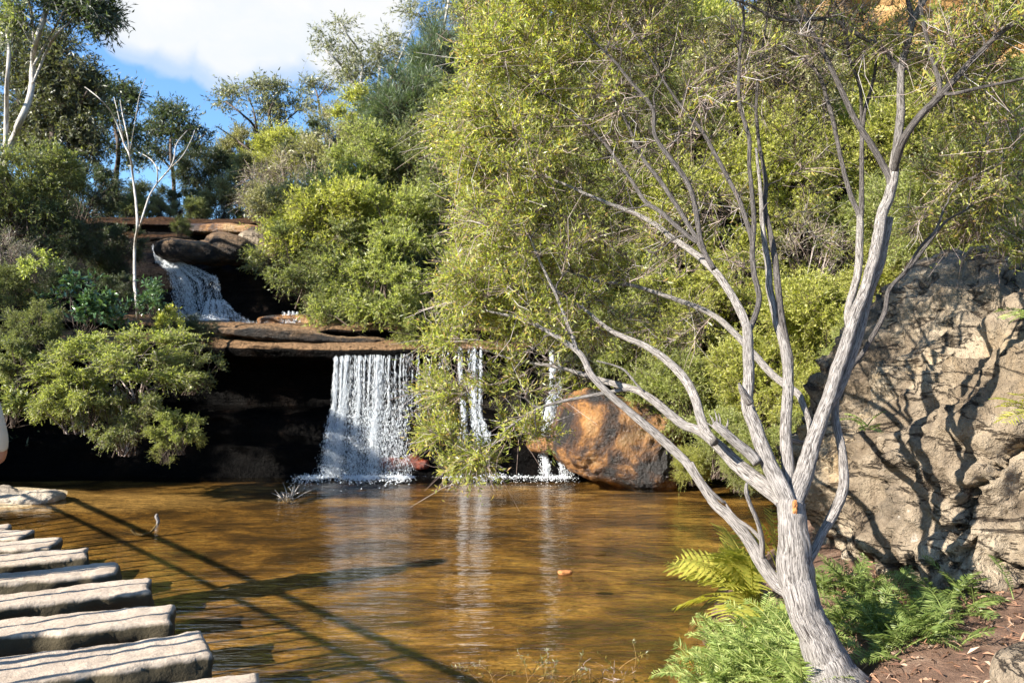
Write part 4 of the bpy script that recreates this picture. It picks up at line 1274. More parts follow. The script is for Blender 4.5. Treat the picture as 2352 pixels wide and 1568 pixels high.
# ---------------------------------------------------------------- shrubs
def shrub_proto(seed, nclump=40, nspray=54, nleaf=17, L=0.068, W=0.0165, kind='feather', clump=0.42):
    r = np.random.default_rng(seed)
    d = norm(r.normal(size=(nclump * 3, 3)))
    d = d[d[:, 2] > -0.8][:nclump]
    n = len(d)
    lump = 0.78 + 0.5 * vnoise(d * 1.6 + seed * 3.1, seed)
    rad = (0.35 + 0.65 * r.random(n) ** 0.5) * lump
    C = d * rad[:, None] * np.array([1.05, 1.05, 0.85]) + np.array([0, 0, 0.85])
    gl, gs = Geo(), Geo()
    A = np.concatenate([r.normal(size=(n, 2)) * 0.16, np.full((n, 1), -0.1)], 1)
    B = A * 0.5 + C * np.array([0.5, 0.5, 0.5]) + r.normal(size=(n, 3)) * 0.08
    tubes(gs, np.stack([A, B, C * 0.75 + B * 0.25 + r.normal(size=(n, 3)) * 0.03, C], 1), np.tile([0.018, 0.012, 0.009, 0.005], (n, 1)), 4)
    cr = clump * (0.65 + 0.6 * r.random(n))
    idx = np.repeat(np.arange(n), nspray)
    m = len(idx)
    od = norm(d + np.array([0, 0, 0.25]))
    out = norm(od[idx] * 0.75 + 0.8 * norm(r.normal(size=(m, 3))) + np.array([0, 0, 0.22]))
    ln = cr[idx] * (0.45 + 0.75 * r.random(m) ** 1.3)
    S0 = C[idx] + 0.22 * cr[idx][:, None] * r.normal(size=(m, 3))
    S1 = S0 + out * ln[:, None] * 0.55
    S2 = S0 + out * ln[:, None] + np.array([0, 0, -0.16]) * ln[:, None]
    tubes(gs, np.stack([S0, S1, S2], 1), np.tile([0.004, 0.003, 0.0015], (m, 1)), 3)
    t = np.clip(np.tile(np.linspace(0.1, 1.0, nleaf), (m, 1)) + r.normal(size=(m, nleaf)) * 0.05, 0, 1)[..., None]
    P = (S0[:, None] * (1 - t) ** 2 + 2 * S1[:, None] * t * (1 - t) + S2[:, None] * t ** 2).reshape(-1, 3)
    D = np.repeat(out, nleaf, 0)
    k_ = len(P)
    if kind == 'feather':
        D = norm(D * 0.8 + 0.8 * norm(r.normal(size=D.shape)))
        leaves(gl, P, D, L * (0.5 + 0.9 * r.random(k_)), W * (0.6 + 0.8 * r.random(k_)))
    elif kind == 'needle':
        D = norm(D * 1.0 + 0.45 * norm(r.normal(size=D.shape)) + np.array([0, 0, -0.1]))
        leaves(gl, P, D, L * 2.2 * (0.6 + 0.8 * r.random(k_)), W * 0.6 * np.ones(k_))
    else:
        D = norm(D * 0.55 + 0.9 * norm(r.normal(size=D.shape)) + np.array([0, 0, 0.15]))
        fat_leaves(gl, P, D, L * 1.9 * (0.6 + 0.7 * r.random(k_)), W * 2.8 * (0.7 + 0.5 * r.random(k_)))
    return gl.mesh('foliage'), gs.mesh('stems', True)


PROTO = {
    'f1': shrub_proto(101), 'f2': shrub_proto(102, 52, 42, 17), 'f3': shrub_proto(103, 32, 60, 17, 0.062, 0.0155), 'f4': shrub_proto(104, 60, 38, 16, 0.06, 0.015, 'feather', 0.36),
    'open': shrub_proto(111, 26, 70, 16, 0.06, 0.0155, 'feather', 0.34), 'open2': shrub_proto(112, 30, 60, 16, 0.06, 0.0155, 'feather', 0.30),
    'sparse': shrub_proto(105, 26, 18, 9, 0.085, 0.02), 'needle': shrub_proto(106, 50, 40, 7, 0.085, 0.02, 'needle'), 'broad': shrub_proto(107, 20, 9, 7, 0.10, 0.022, 'broad'), 'dry': shrub_proto(108, 36, 30, 3, 0.06, 0.014),
}
for fm, sm in PROTO.values():
    fm.materials.append(M['leaf_mid'])
    sm.materials.append(M['bark_dark'])
shr_n = [0]


def shrub(px, py, rpx, d, proto, leafm, label, name='shrub', cat='shrub', group=None, sq=(1.0, 1.0), tilt=(0, 0), bark=None):
    """a shrub whose crown centre is seen at px, py with a picture radius rpx, at distance d (None: where the slope is met)"""
    dh = hill_hit(px, py + rpx * 0.4, 8.6)
    if d > 11 or px > 1300:
        d = min(d, dh)
    if px > 500:
        rpx = rpx * 1.3
    c = at(px, py, d)
    r = rpx * d / F
    root = empty(name, (c[0], c[1], c[2] - 0.85 * r * sq[1]))
    i = shr_n[0]
    shr_n[0] += 1
    root.rotation_euler = (tilt[0], tilt[1], i * 2.399)
    root.scale = (r * sq[0], r * sq[0], r * sq[1])
    fm, sm = PROTO[proto]
    for nm, me, mt in (('foliage', fm, leafm), ('stems', sm, bark or 'bark_dark')):
        o = bpy.data.objects.new(nm, me)
        COL.objects.link(o)
        o.parent = root
        o.material_slots[0].link = 'OBJECT'
        o.material_slots[0].material = M[mt]
    tag(root, label, cat, group)
    return root


SH = [
    # ---- middle slope right of the upper falls
    (880, 650, 120, 11.9, 'open2', 'leaf_bright', 'bright green feathery shrub spilling down beside the lower ledge', {}),
    (955, 745, 60, 11.5, 'f3', 'leaf_bright', 'small green shrub overhanging the lip of the main fall', {}),
    (790, 700, 75, 12.1, 'f2', 'leaf_mid', 'leafy shrub drooping just right of the rusty step', {}),
    (720, 600, 90, 12.8, 'f2', 'leaf_mid', 'darker shrub leaning against the smooth pale rock', {}),
    (690, 500, 85, 13.8, 'f4', 'leaf_olive', 'olive shrub above the smooth pale rock, right of the top ledge', {}),
    (800, 520, 110, 13.0, 'f1', 'leaf_yellow', 'big feathery shrub in the middle of the sunlit slope', {}),
    (930, 520, 110, 12.8, 'f2', 'leaf_bright', 'shaded green shrub just left of the foreground leaves', {}),
    (980, 640, 70, 12.2, 'f4', 'leaf_dark', 'dark shrub in the gap behind the foreground leaves', {}),
    (650, 430, 75, 16.0, 'dry', 'leaf_olive', 'greyish twiggy shrub with few leaves above the top ledge', {'bark': 'bark_twig'}),
    (740, 400, 90, 15.2, 'sparse', 'leaf_olive', 'brownish open shrub on the mid slope', {'bark': 'bark_twig'}),
    (850, 400, 95, 14.2, 'f4', 'leaf_bright', 'rounded green shrub below the dark clump', {}),
    (755, 345, 65, 16.0, 'f1', 'leaf_dark', 'dark green clump of foliage high on the mid slope', {}),
    (950, 390, 80, 13.8, 'f3', 'leaf_mid', 'small dense shrub at the edge of the foreground leaves', {}),
    (860, 310, 85, 16.5, 'f2', 'leaf_yellow', 'yellow-green shrub below the tall airy gum', {}),
    (770, 300, 60, 18.0, 'sparse', 'leaf_olive', 'rusty brown bare shrub on the ridge left of the tall gum', {'bark': 'bark_twig'}),
    (945, 270, 85, 15.5, 'needle', 'leaf_casuarina', 'dark green needle-leaved shrub under the pine-like tree', {}),
    (1000, 200, 85, 17.5, 'needle', 'leaf_casuarina', 'blue-green needle-leaved tree rising on the slope behind the foreground crown', {'name': 'she_oak', 'cat': 'tree', 'sq': (0.9, 1.25)}),
    (560, 350, 50, 22.0, 'f2', 'leaf_olive', 'rounded olive shrub at the foot of the twin-trunk gum', {}),
    (570, 420, 65, 18.0, 'f4', 'leaf_olive', 'pale olive shrub low in the valley right of the gap', {}),
    (650, 360, 65, 18.5, 'f1', 'leaf_yellow', 'light green shrub between the twin-trunk gum and the dark clump', {}),
    (510, 465, 45, 17.5, 'f3', 'leaf_olive', 'small pale shrub growing just behind the top ledge', {}),
    (600, 470, 50, 16.5, 'dry', 'leaf_grey', 'tangled grey shrub with bare twigs at the right end of the top ledge', {'bark': 'bark_twig'}),
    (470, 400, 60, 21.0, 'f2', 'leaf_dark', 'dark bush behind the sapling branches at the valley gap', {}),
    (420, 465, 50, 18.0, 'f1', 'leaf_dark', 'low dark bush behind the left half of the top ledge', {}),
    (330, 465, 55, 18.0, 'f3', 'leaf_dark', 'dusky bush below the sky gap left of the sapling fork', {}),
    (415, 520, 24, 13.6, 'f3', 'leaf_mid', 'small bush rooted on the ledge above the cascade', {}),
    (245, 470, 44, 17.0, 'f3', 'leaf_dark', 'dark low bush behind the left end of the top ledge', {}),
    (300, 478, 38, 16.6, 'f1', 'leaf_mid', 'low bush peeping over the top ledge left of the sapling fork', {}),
    (372, 480, 36, 16.8, 'f4', 'leaf_olive', 'low olive bush peeping over the top ledge right of the sapling', {}),
    (460, 484, 32, 16.6, 'f2', 'leaf_mid', 'low green bush over the middle of the top ledge', {}),
    # ---- left bank
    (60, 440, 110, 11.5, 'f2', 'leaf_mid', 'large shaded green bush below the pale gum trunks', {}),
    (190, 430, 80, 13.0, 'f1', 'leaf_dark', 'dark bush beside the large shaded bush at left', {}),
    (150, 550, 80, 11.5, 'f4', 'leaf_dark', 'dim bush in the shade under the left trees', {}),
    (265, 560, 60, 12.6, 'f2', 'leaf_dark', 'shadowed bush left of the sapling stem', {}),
    (10, 590, 70, 10.0, 'dry', 'leaf_grey', 'grey twiggy bush at the left edge of the picture', {'bark': 'bark_twig'}),
    (20, 660, 60, 9.8, 'f3', 'leaf_mid', 'bush with mixed green leaves at the left edge below the twiggy one', {}),
    (80, 610, 42, 9.6, 'broad', 'leaf_bright', 'little sunlit shrub with rosettes of pale broad leaves at left', {}),
    (195, 700, 85, 9.7, 'broad', 'leaf_gloss', 'glossy blue-green broad-leaved shrub left of the sapling', {}),
    (352, 690, 55, 10.3, 'broad', 'leaf_gloss', 'glossy shrub with long leaves right of the sapling base', {}),
    (380, 735, 40, 10.2, 'broad', 'leaf_yellow', 'small yellow-green leafy plant at the foot of the cascade', {}),
    (90, 750, 60, 9.4, 'f4', 'leaf_mid', 'dark leafy bush under the glossy shrub', {}),
    (60, 830, 80, 9.2, 'open2', 'leaf_mid', 'green bush at the left edge above the sandstone slab', {}),
    (30, 920, 65, 9.1, 'broad', 'leaf_mid', 'shaded leafy bush hanging low at the left edge', {}),
    (290, 830, 118, 9.3, 'open', 'leaf_bright', 'big bright yellow-green bush overhanging the dark left bank', {'sq': (1.3, 0.85), 'bark': 'bark_twig'}),
    (180, 905, 95, 9.1, 'open2', 'leaf_bright', 'lower left lobe bush beneath the big yellow-green one', {'bark': 'bark_twig'}),
    (290, 965, 85, 9.15, 'open', 'leaf_mid', 'green bush hanging below the big yellow-green bush', {'bark': 'bark_twig'}),
    (405, 985, 62, 9.0, 'open2', 'leaf_bright', 'drooping spray of light green leaves just above the dark water', {}),
    (380, 1035, 32, 8.95, 'sparse', 'leaf_bright', 'lowest leafy tip hanging over the black water at left', {}),
    (440, 850, 60, 9.8, 'sparse', 'leaf_mid', 'thin dark-leaved bush at the right side of the big bright bush', {}),
    (440, 770, 48, 10.6, 'f4', 'leaf_dark', 'dark low bush on the bank below the cascade foot', {}),
    (255, 605, 50, 12.6, 'f2', 'leaf_dark', 'dim bush directly left of the middle of the sapling stem', {}),
    (270, 665, 48, 11.4, 'f4', 'leaf_dark', 'dark low bush between the glossy shrub and the sapling stem', {}),
    (140, 640, 48, 10.6, 'f3', 'leaf_dark', 'dark bush behind the rosette shrub at left', {}),
    # ---- right slope behind the foreground tree
    (1560, 900, 90, 10.4, 'f3', 'leaf_bright', 'light green bush growing above the right side of the orange boulder', {}),
    (1660, 1010, 70, 9.4, 'f1', 'leaf_bright', 'pool-side green bush behind the broken branch stub', {}),
    (1600, 1070, 36, 9.6, 'f2', 'leaf_yellow', 'low yellow-green tuft at the water line right of the orange boulder', {}),
    (1700, 1080, 40, 8.8, 'f3', 'leaf_bright', 'small bush dipping into the pool behind the tree fork', {}),
    (1760, 880, 100, 9.6, 'f2', 'leaf_yellow', 'sunlit yellow-green bush between the middle stems', {}),
    (1870, 930, 80, 8.9, 'f1', 'leaf_yellow', 'bright bush just left of the leaning right stem', {}),
    (1800, 1040, 70, 8.4, 'f4', 'leaf_bright', 'green bush low behind the trunk fork', {}),
    (1450, 800, 80, 11.2, 'f2', 'leaf_bright', 'feathery green bush above the orange boulder', {}),
    (1330, 790, 75, 11.5, 'f4', 'leaf_mid', 'bush overhanging the right end of the lower ledge', {}),
    (1220, 760, 60, 11.7, 'f1', 'leaf_bright', 'green bush on the ledge behind the hanging branch', {}),
    (1580, 720, 100, 10.8, 'f4', 'leaf_yellow', 'yellow-green bush behind the left limbs, half way up', {}),
    (1430, 650, 100, 11.8, 'f1', 'leaf_bright', 'bright feathery bush seen through the thin lower crown', {}),
    (1280, 620, 90, 12.3, 'f3', 'leaf_bright', 'green bush behind the left part of the crown', {}),
    (1120, 650, 90, 12.0, 'f2', 'leaf_mid', 'mid green bush hidden behind the left tip of the crown', {}),
    (1850, 740, 110, 10.0, 'f1', 'leaf_yellow', 'large sunlit bush framed between the stems', {}),
    (1700, 620, 100, 11.2, 'f2', 'leaf_yellow', 'pale yellow bush behind the central fork', {}),
    (1850, 590, 90, 11.0, 'dry', 'leaf_olive', 'dry twiggy grey-brown bush between the two right stems', {'bark': 'bark_twig'}),
    (1560, 500, 110, 12.8, 'f4', 'leaf_yellow', 'wide pale green bush on the upper slope behind the limbs', {}),
    (1380, 460, 110, 13.0, 'f1', 'leaf_bright', 'bush on the slope behind the twiggy heart of the crown', {}),
    (1210, 430, 110, 13.2, 'f2', 'leaf_mid', 'green bush behind the upper left crown', {}),
    (1090, 480, 100, 12.6, 'f4', 'leaf_mid', 'bush in the dark gap left of the crown', {}),
    (1830, 420, 110, 12.6, 'f3', 'leaf_yellow', 'glowing yellow-green bush high between the right stems', {}),
    (1700, 360, 110, 13.6, 'f2', 'leaf_yellow', 'light bush high behind the central twigs', {}),
    (1980, 500, 90, 11.2, 'f4', 'leaf_bright', 'green bush behind the big right stem', {}),
    (2040, 660, 85, 8.6, 'f3', 'leaf_yellow', 'yellow bush in the notch left of the outcrop top', {}),
    (1960, 780, 60, 8.8, 'f2', 'leaf_bright', 'small bush in the corner between leaning stem and outcrop', {}),
    (2120, 520, 100, 8.2, 'f2', 'leaf_bright', 'bush crowning the left shoulder of the outcrop', {}),
    (2250, 420, 110, 7.6, 'f1', 'leaf_mid', 'dense green bush on top of the outcrop at right', {}),
    (2330, 520, 70, 6.6, 'dry', 'leaf_mid', 'twiggy shaded bush on the outcrop at the right edge', {'bark': 'bark_twig'}),
    (2100, 330, 110, 11.5, 'f4', 'leaf_yellow', 'sunny bush on the slope under the orange cliff', {}),
    (2260, 240, 120, 11.0, 'f2', 'leaf_bright', 'leafy bush high at the right edge', {}),
    (1990, 200, 110, 14.5, 'f1', 'leaf_yellow', 'yellow bush just below the orange cliff', {}),
    (1830, 200, 110, 15.5, 'f4', 'leaf_olive', 'olive bush high on the slope behind the upper twigs', {}),
    (1650, 180, 120, 16.0, 'f2', 'leaf_olive', 'dull green bush near the top of the slope', {}),
    (1480, 270, 120, 15.0, 'f1', 'leaf_mid', 'mid green bush behind the top centre of the crown', {}),
    (1300, 260, 120, 15.5, 'f3', 'leaf_mid', 'bush behind the top left of the crown', {}),
    (1130, 300, 100, 15.0, 'f2', 'leaf_mid', 'green bush right of the needle-leaved tree', {}),
    (1480, 60, 130, 19.0, 'f4', 'leaf_olive', 'hilltop bush glimpsed through the topmost twigs', {}),
    (1300, 60, 120, 20.0, 'f1', 'leaf_mid', 'bush on the skyline behind the crown top', {}),
    (1150, 120, 90, 20.0, 'f2', 'leaf_grey', 'grey-green bush on the skyline left of the crown top', {}),
    (1700, 20, 130, 20.0, 'f3', 'leaf_olive', 'olive bush at the cliff foot, top centre right', {}),
]
for i_, (px, py, r_, d_, pr, lm, lb, kw) in enumerate(SH):
    if pr in ('f1', 'f2', 'f4') and i_ % 5 in (1, 3):
        pr = 'open' if i_ % 2 else 'open2'
    shrub(px, py, r_, d_, pr, lm, lb, **kw)

# low scrub that covers the slopes between the shrubs
def scrub(n, dmin, dmax, x0, x1, mat, label, lo=0.9, hi=1.0):
    d = dmin + (dmax - dmin) * rng.random(n) ** 1.2
    X = d * (x0 + (x1 - x0) * rng.random(n))
    Z = hill_z(X, d)
    ok = Z > 0.15
    ok &= ~((X < interp(d, [10.4, 11, 12.2, 14, 18], [1.6, 1.5, -2.9, -4.0, -5.6])) & (X > interp(d, [9, 11, 14, 18], [-6.0, -5.6, -8.4, -9.6])) & (d < 17.5))
    X, d, Z = X[ok], d[ok], Z[ok]
    m = len(X)
    base = np.stack([X, d, Z], -1)
    g = Geo()
    ns, nl = 7, 9
    P0 = np.repeat(base, ns, 0)
    k_ = len(P0)
    h = np.repeat(0.22 + 0.35 * np.clip(0.5 + fbm(base * 0.8, 3, 77), 0, 1), ns) * np.repeat(d / 12.0, ns) ** 0.6
    up = norm(np.stack([rng.normal(size=k_) * 0.6, rng.normal(size=k_) * 0.6 - 0.25, np.full(k_, 0.9)], -1))
    t = np.linspace(0.1, 1.0, nl)[None, :, None]
    P = (P0[:, None] + up[:, None] * (h[:, None, None] * t)).reshape(-1, 3)
    D = norm(np.repeat(up, nl, 0) * 0.7 + norm(rng.normal(size=(k_ * nl, 3))))
    sc = np.repeat(np.repeat(d / 12.0, ns), nl) ** 0.7
    leaves(g, P, D, 0.10 * sc * (0.6 + 0.8 * rng.random(len(P))), 0.026 * sc)
    o = g.build('undergrowth', M[mat])
    o['kind'] = 'stuff'
    o['label'] = label
    return o


scrub(2600, 9.5, 26, 0.05, 0.68, 'leaf_yellow', 'yellow-green scrub covering the right slope')
scrub(1400, 10.5, 40, -0.45, 0.68, 'leaf_bright', 'green scrub between the shrubs of the slopes')
scrub(900, 9, 30, -0.75, -0.2, 'leaf_dark', 'dark scrub covering the left slope')

# far orange cliff above the right slope
M['orange_cliff'] = mat_rock('orange_cliff', [(0.3, (0.36, 0.17, 0.05)), (0.5, (0.60, 0.34, 0.12)), (0.7, (0.66, 0.47, 0.24))], 0.25, None, 0.9, 0.8, 0.2, 0.2, 0.3)
prof = [(36.0, 8), (36.3, 12), (36.2, 14), (36.8, 16), (36.5, 19), (37.2, 22), (37.0, 26), (38.5, 29), (44, 31)]
o = link('sandstone_cliff', ledge_mesh('sandstone_cliff', 11.5, 34, prof, 0.35, 0.6, 9), M['orange_cliff'])
structure(o)

# unseen trees added out of frame on the left bank so their shade falls across the dark rock under the left bushes
for (x, y, r_, h, lb) in ((-10.4, 9.2, 1.7, 1.7, 'tall dense bush just beyond the left edge, shading the bank'), (-10.35, 8.25, 1.25, 1.35, 'tree with a raised crown added unseen beyond the left edge to shade the dark rock wall'), (-10.6, 6.9, 1.6, 1.55, 'dense bush beyond the left edge above the stepping stones'), (-9.0, 11.3, 1.5, 1.6, 'dense bush beyond the left edge, under the gums'), (-10.9, 10.4, 2.1, 3.2, 'tall tree beyond the left edge, behind the gums')):
    root = empty('shade_tree', (x, y, -0.1))
    root.scale = (r_, r_, h)
    if lb.startswith('tree with'):
        root.location.z = 2.5
        g = Geo()
        tube(g, np.array([[0, 0, 0.6], [0.03, 0, 0], [0, 0.02, -1.6]]), np.array([0.05, 0.07, 0.09]), 8)
        o = g.build('trunk', M['bark_dark'], None, True)
        o.parent = root
    for nm, me, mt in (('foliage', PROTO['f4'][0], 'leaf_mid'), ('stems', PROTO['f4'][1], 'bark_dark')):
        o = bpy.data.objects.new(nm, me)
        COL.objects.link(o)
        o.parent = root
        o.material_slots[0].link = 'OBJECT'
        o.material_slots[0].material = M[mt]
    tag(root, lb, 'tree')


# ---------------------------------------------------------------- ferns
def frond(g, gs, P0, yaw, elev, length, npin, pinlen, mode='toothed', droop=0.9, roll=0.0):
    """an arching frond; pinnae as rows of leaflets"""
    n = npin
    t = np.linspace(0, 1, n + 4)
    h = np.array([math.cos(yaw), math.sin(yaw), 0.0])
    ang = elev - droop * t ** 1.3
    dl = length / (n + 3)
    pts = [np.asarray(P0, float)]
    for a in ang[:-1]:
        pts.append(pts[-1] + dl * (h * math.cos(a) + np.array([0, 0, math.sin(a)])))
    C = np.array(pts)
    T = norm(np.gradient(C, axis=0))
    S = norm(np.cross(T, np.array([0, 0, 1.0])) + roll * np.array([0, 0, 1.0]))
    N = np.cross(S, T)
    tube(gs, C, np.linspace(0.004, 0.001, len(C)), 4, cap=False)
    for i in range(3, len(C) - 1):
        f = (i - 3) / max(1, n - 1)
        pl = pinlen * (math.sin(math.pi * (0.12 + 0.88 * (1 - f) ** 0.8)) ** 0.7 * 0.9 + 0.1) * (1.0 if f < 0.92 else 0.6)
        for sg in (-1, 1):
            d = norm(S[i] * sg * 0.86 + T[i] * 0.5 + N[i] * 0.05 + rng.normal(size=3) * 0.04)
            if mode == 'linear':
                leaves(g, C[i][None], d[None], pl, 0.007 + 0.006 * pl * 5 * 0.2, 0.15, N[i])
                continue
            m = 9
            u = np.linspace(0.04, 1, m)
            q = C[i] + d * (u * pl)[:, None] - N[i] * (0.22 * pl * u ** 2)[:, None]
            w = 0.115 * pl * (1 - 0.75 * u ** 1.6)
            e = norm(np.cross(d, N[i]))
            fwd = pl / m * 1.25
            k = m - 1
            V, Fq = [], []
            for j in range(k):           # toothed leaf segments on both edges
                for s2 in (-1, 1):
                    b = len(V)
                    V += [q[j], q[j + 1], q[j + 1] + e * s2 * w[j + 1] * 0.7 + d * fwd * 0.5 - N[i] * w[j] * 0.12, q[j] + e * s2 * w[j] + d * fwd * 0.55 - N[i] * w[j] * 0.2]
                    Fq.append([b, b + 1, b + 2, b + 3] if s2 > 0 else [b + 3, b + 2, b + 1, b])
            g.add(np.array(V), np.array(Fq))


def fern(base, label, n, length, npin, pinlen, mat, yaw=(0, 6.28), elev=(0.5, 1.2), mode='toothed', droop=(0.9, 1.5), spread=0.03, name='fern', group=None, stemm='bark_dark', bz=None):
    root = empty(name, base)
    tag(root, label, 'fern', group)
    for i in range(n):
        g, gs = Geo(), Geo()
        y = yaw[0] + (yaw[1] - yaw[0]) * (i + rng.random()) / n
        off = np.array([rng.normal() * spread, rng.normal() * spread, rng.normal() * spread * 0.4])
        p = np.asarray(base) + off
        if bz is not None:
            p[2] = bz(p[0], p[1])
        frond(g, gs, p, y, elev[0] + (elev[1] - elev[0]) * rng.random(), length * (0.65 + 0.5 * rng.random()), npin, pinlen * (0.75 + 0.4 * rng.random()), mode, droop[0] + (droop[1] - droop[0]) * rng.random(), rng.normal() * 0.25)
        for f in gs.Fq:
            pass
        V0 = len(g.V)
        g.add(np.vstack(gs.V), *[f for f in gs.Fq])
        g.build('frond', M[mat], root)
    return root


gz = lambda x, y: float(ground_z(np.array([x]), np.array([y]))[0])
fb = flat(1755, 1400, 0.12)
fern(fb, 'large fern with yellow-green toothed fronds arching over the water left of the trunk', 20, 0.62, 15, 0.17, 'leaf_fernY', (1.7, 4.5), (0.35, 1.25), 'toothed', (0.6, 1.3), 0.05)
fern(flat(1790, 1330, 0.1), 'upright yellow fern fronds behind the low left limb', 5, 0.50, 15, 0.10, 'leaf_fernY', (1.2, 3.4), (1.1, 1.5), 'toothed', (0.4, 0.8), 0.05)
cl = [((1668, 1500), 22, 'ferny fringe overhanging the water at the edge of the bank', 'leaf_fern'), ((1655, 1570), 22, 'ferny clump at the very bottom beside the water', 'leaf_fern'), ((1725, 1535), 24, 'pale green ferny clump leaning out over the pool edge', 'leaf_fern'), ((1800, 1500), 26, 'light ferny clump left of the lowest trunk bend', 'leaf_fern'), ((1770, 1545), 26, 'dense light green ferny clump at the water edge left of the trunk base', 'leaf_fern'), ((1690, 1560), 22, 'ferny clump trailing into the pool at the bottom', 'leaf_fern'), ((1850, 1590), 22, 'bright ferny tuft growing against the base of the trunk', 'leaf_fern'), ((1740, 1480), 20, 'ferny clump under the large yellow fern', 'leaf_fern'),
      ((1970, 1440), 24, 'deep green fern clump in the shade right of the trunk', 'leaf_fernD'), ((2050, 1480), 24, 'fern clump with fine dark green fronds at the edge of the leaf litter', 'leaf_fernD'), ((2120, 1450), 18, 'green fern clump at the foot of the outcrop', 'leaf_fernD'), ((1920, 1360), 18, 'shaded fern behind the trunk against the rock', 'leaf_fernD'), ((2215, 1390), 12, 'small fan of fern fronds at the right foot of the outcrop', 'leaf_fernD'), ((2010, 1390), 18, 'fern clump tucked under the trunk shadows on the rock', 'leaf_fernD')]
for (px, py), n, lb, mt in cl:
    z = 0.12
    for _ in range(4):
        b = flat(px, py, z)
        z = max(0.0, gz(b[0], b[1]))
    b[2] = z - 0.01
    n2 = int(n * 1.9)
    fern(b, lb, n2, 0.27, 20, 0.066, mt, (0, 6.28), (0.35, 1.3), 'linear', (0.5, 1.5), 0.075, 'fern', None, bz=lambda x, y: max(-0.03, gz(x, y)) - 0.01)

fern(at(2385, 945, 4.15), 'small yellow-green fern jutting from the rock at the right edge', 7, 0.26, 14, 0.07, 'leaf_fernY', (2.2, 4.2), (0.0, 0.8), 'linear', (0.4, 0.9), 0.03)
fern(at(2390, 715, 4.6), 'higher little fern hanging at the right edge of the outcrop', 6, 0.28, 14, 0.06, 'leaf_fern', (2.2, 4.2), (-0.1, 0.6), 'linear', (0.5, 1.0), 0.03)
fern(at(1992, 985, 4.62), 'tiny fern rooted in the crevice of the outcrop behind the right stem', 7, 0.17, 10, 0.04, 'leaf_fern', (2.6, 5.6), (0.2, 1.1), 'linear', (0.4, 1.0), 0.02)

# strap leaf and small weeds by the rock
g = Geo()
b = flat(2085, 1420, 0.3)
for dx, l in ((0, 0.28), (0.015, 0.2), (-0.01, 0.16)):
    leaves(g, (b + np.array([dx, 0, -0.06]))[None], np.array([[-0.2 + dx * 8, 0.05, 1.0]]), l, 0.016, 0.1)
o = g.build('grass_blade', M['leaf_fern'])
tag(o, 'single upright pale green strap leaf in front of the outcrop', 'plant')
# ---------------------------------------------------------------- small things
g = Geo()
P, r = trace(depths([(345, 1222), (352, 1215), (360, 1205), (364, 1196), (358, 1184), (362, 1180)], 8.0, 8.0), [2.5, 3.2, 3.6, 4.2, 4.2, 2.5], 0.012)
r = r * 1.0
tube(g, P, r, 8, 0.15, 3)
P, r = trace(depths([(345, 1222), (330, 1227), (312, 1226), (302, 1215)], 8.0, 8.0), [2.5, 2.6, 3.4, 3.6], 0.012)
tube(g, P, r, 8, 0.15, 4)
o = g.build('driftwood', M['bark_grey'], None, True, True)
tag(o, 'bent grey piece of driftwood sticking out of the shallow water', 'driftwood')

c = flat(663, 1142, 0.0)
g = Geo()
for i in range(26):
    a = rng.random() * 6.28
    e = 0.35 + 1.0 * rng.random()
    l = 0.10 + 0.14 * rng.random()
    d = np.array([math.cos(a) * math.cos(e), math.sin(a) * math.cos(e), math.sin(e)])
    p0 = c + np.array([rng.normal() * 0.02, rng.normal() * 0.02, -0.05])
    p1 = p0 + d * l * 0.6 + rng.normal(size=3) * 0.015
    p2 = p1 + norm(d + rng.normal(size=3) * 0.5) * l * 0.5
    tube(g, catmull([p0, p1, p2], 0.03), np.linspace(0.006, 0.002, len(catmull([p0, p1, p2], 0.03))), 5)
o = g.build('snag', M['bark_pale'], None, True, True)
tag(o, 'bare twiggy snag poking out of the pool before the main fall', 'snag')

c = flat(1298, 1318, 0.0)
o = rock('floating_wood', c + np.array([0, 0, 0.012]), M['raw_wood'], 'small chip of orange wood floating in the middle of the pool', 'driftwood', radii=(0.055, 0.03, 0.018), seed=61, sub=4, box=0.6, amp=0.15, rot=0.2)

# half drowned twigs with small leaves at the bottom
def water_twig(px, py, n, h, label, leaf=True):
    c = flat(px, py, 0.0)
    g, gl = Geo(), Geo()
    for i in range(n):
        p0 = c + np.array([rng.normal() * 0.05, rng.normal() * 0.04, -0.12])
        d = norm(np.array([rng.normal() * 0.75, rng.normal() * 0.6, 0.8]))
        l = h * 0.6 * (0.5 + 0.7 * rng.random()) + 0.12
        C = catmull([p0, p0 + d * l * 0.5 + rng.normal(size=3) * 0.01, p0 + d * l + rng.normal(size=3) * 0.025], 0.02)
        tube(g, C, np.linspace(0.0017, 0.0008, len(C)), 4)
        k_ = 10
        i0 = rng.integers(len(C) // 2, len(C), k_)
        if leaf:
            leaves(gl, C[i0], norm(rng.normal(size=(k_, 3)) + d * 1.2), 0.026, 0.007)
        else:
            for q in C[i0[:4]]:
                e = catmull([q, q + norm(rng.normal(size=3) + d) * 0.03, q + norm(rng.normal(size=3) + d) * 0.055], 0.02)
                tube(g, e, np.linspace(0.0016, 0.0008, len(e)), 3)
    root = empty('water_plant', c)
    g.build('stems', M['bark_twig'], root, True)
    if leaf:
        gl.build('foliage', M['leaf_grey'], root)
    return tag(root, label, 'water plant')


water_twig(1135, 1520, 6, 0.06, 'leftmost bunch of half-drowned leafy twigs at the bottom')
water_twig(1232, 1515, 8, 0.09, 'half-drowned leafy sprig in the middle of the bottom twigs')
water_twig(1322, 1530, 7, 0.09, 'half-drowned leafy sprig beside the bare bottom twig')
water_twig(1400, 1552, 14, 0.05, 'pale bare drowned twig near the bottom edge', False)
water_twig(1432, 1500, 5, 0.09, 'rightmost half-drowned leafy sprig near the bottom edge')

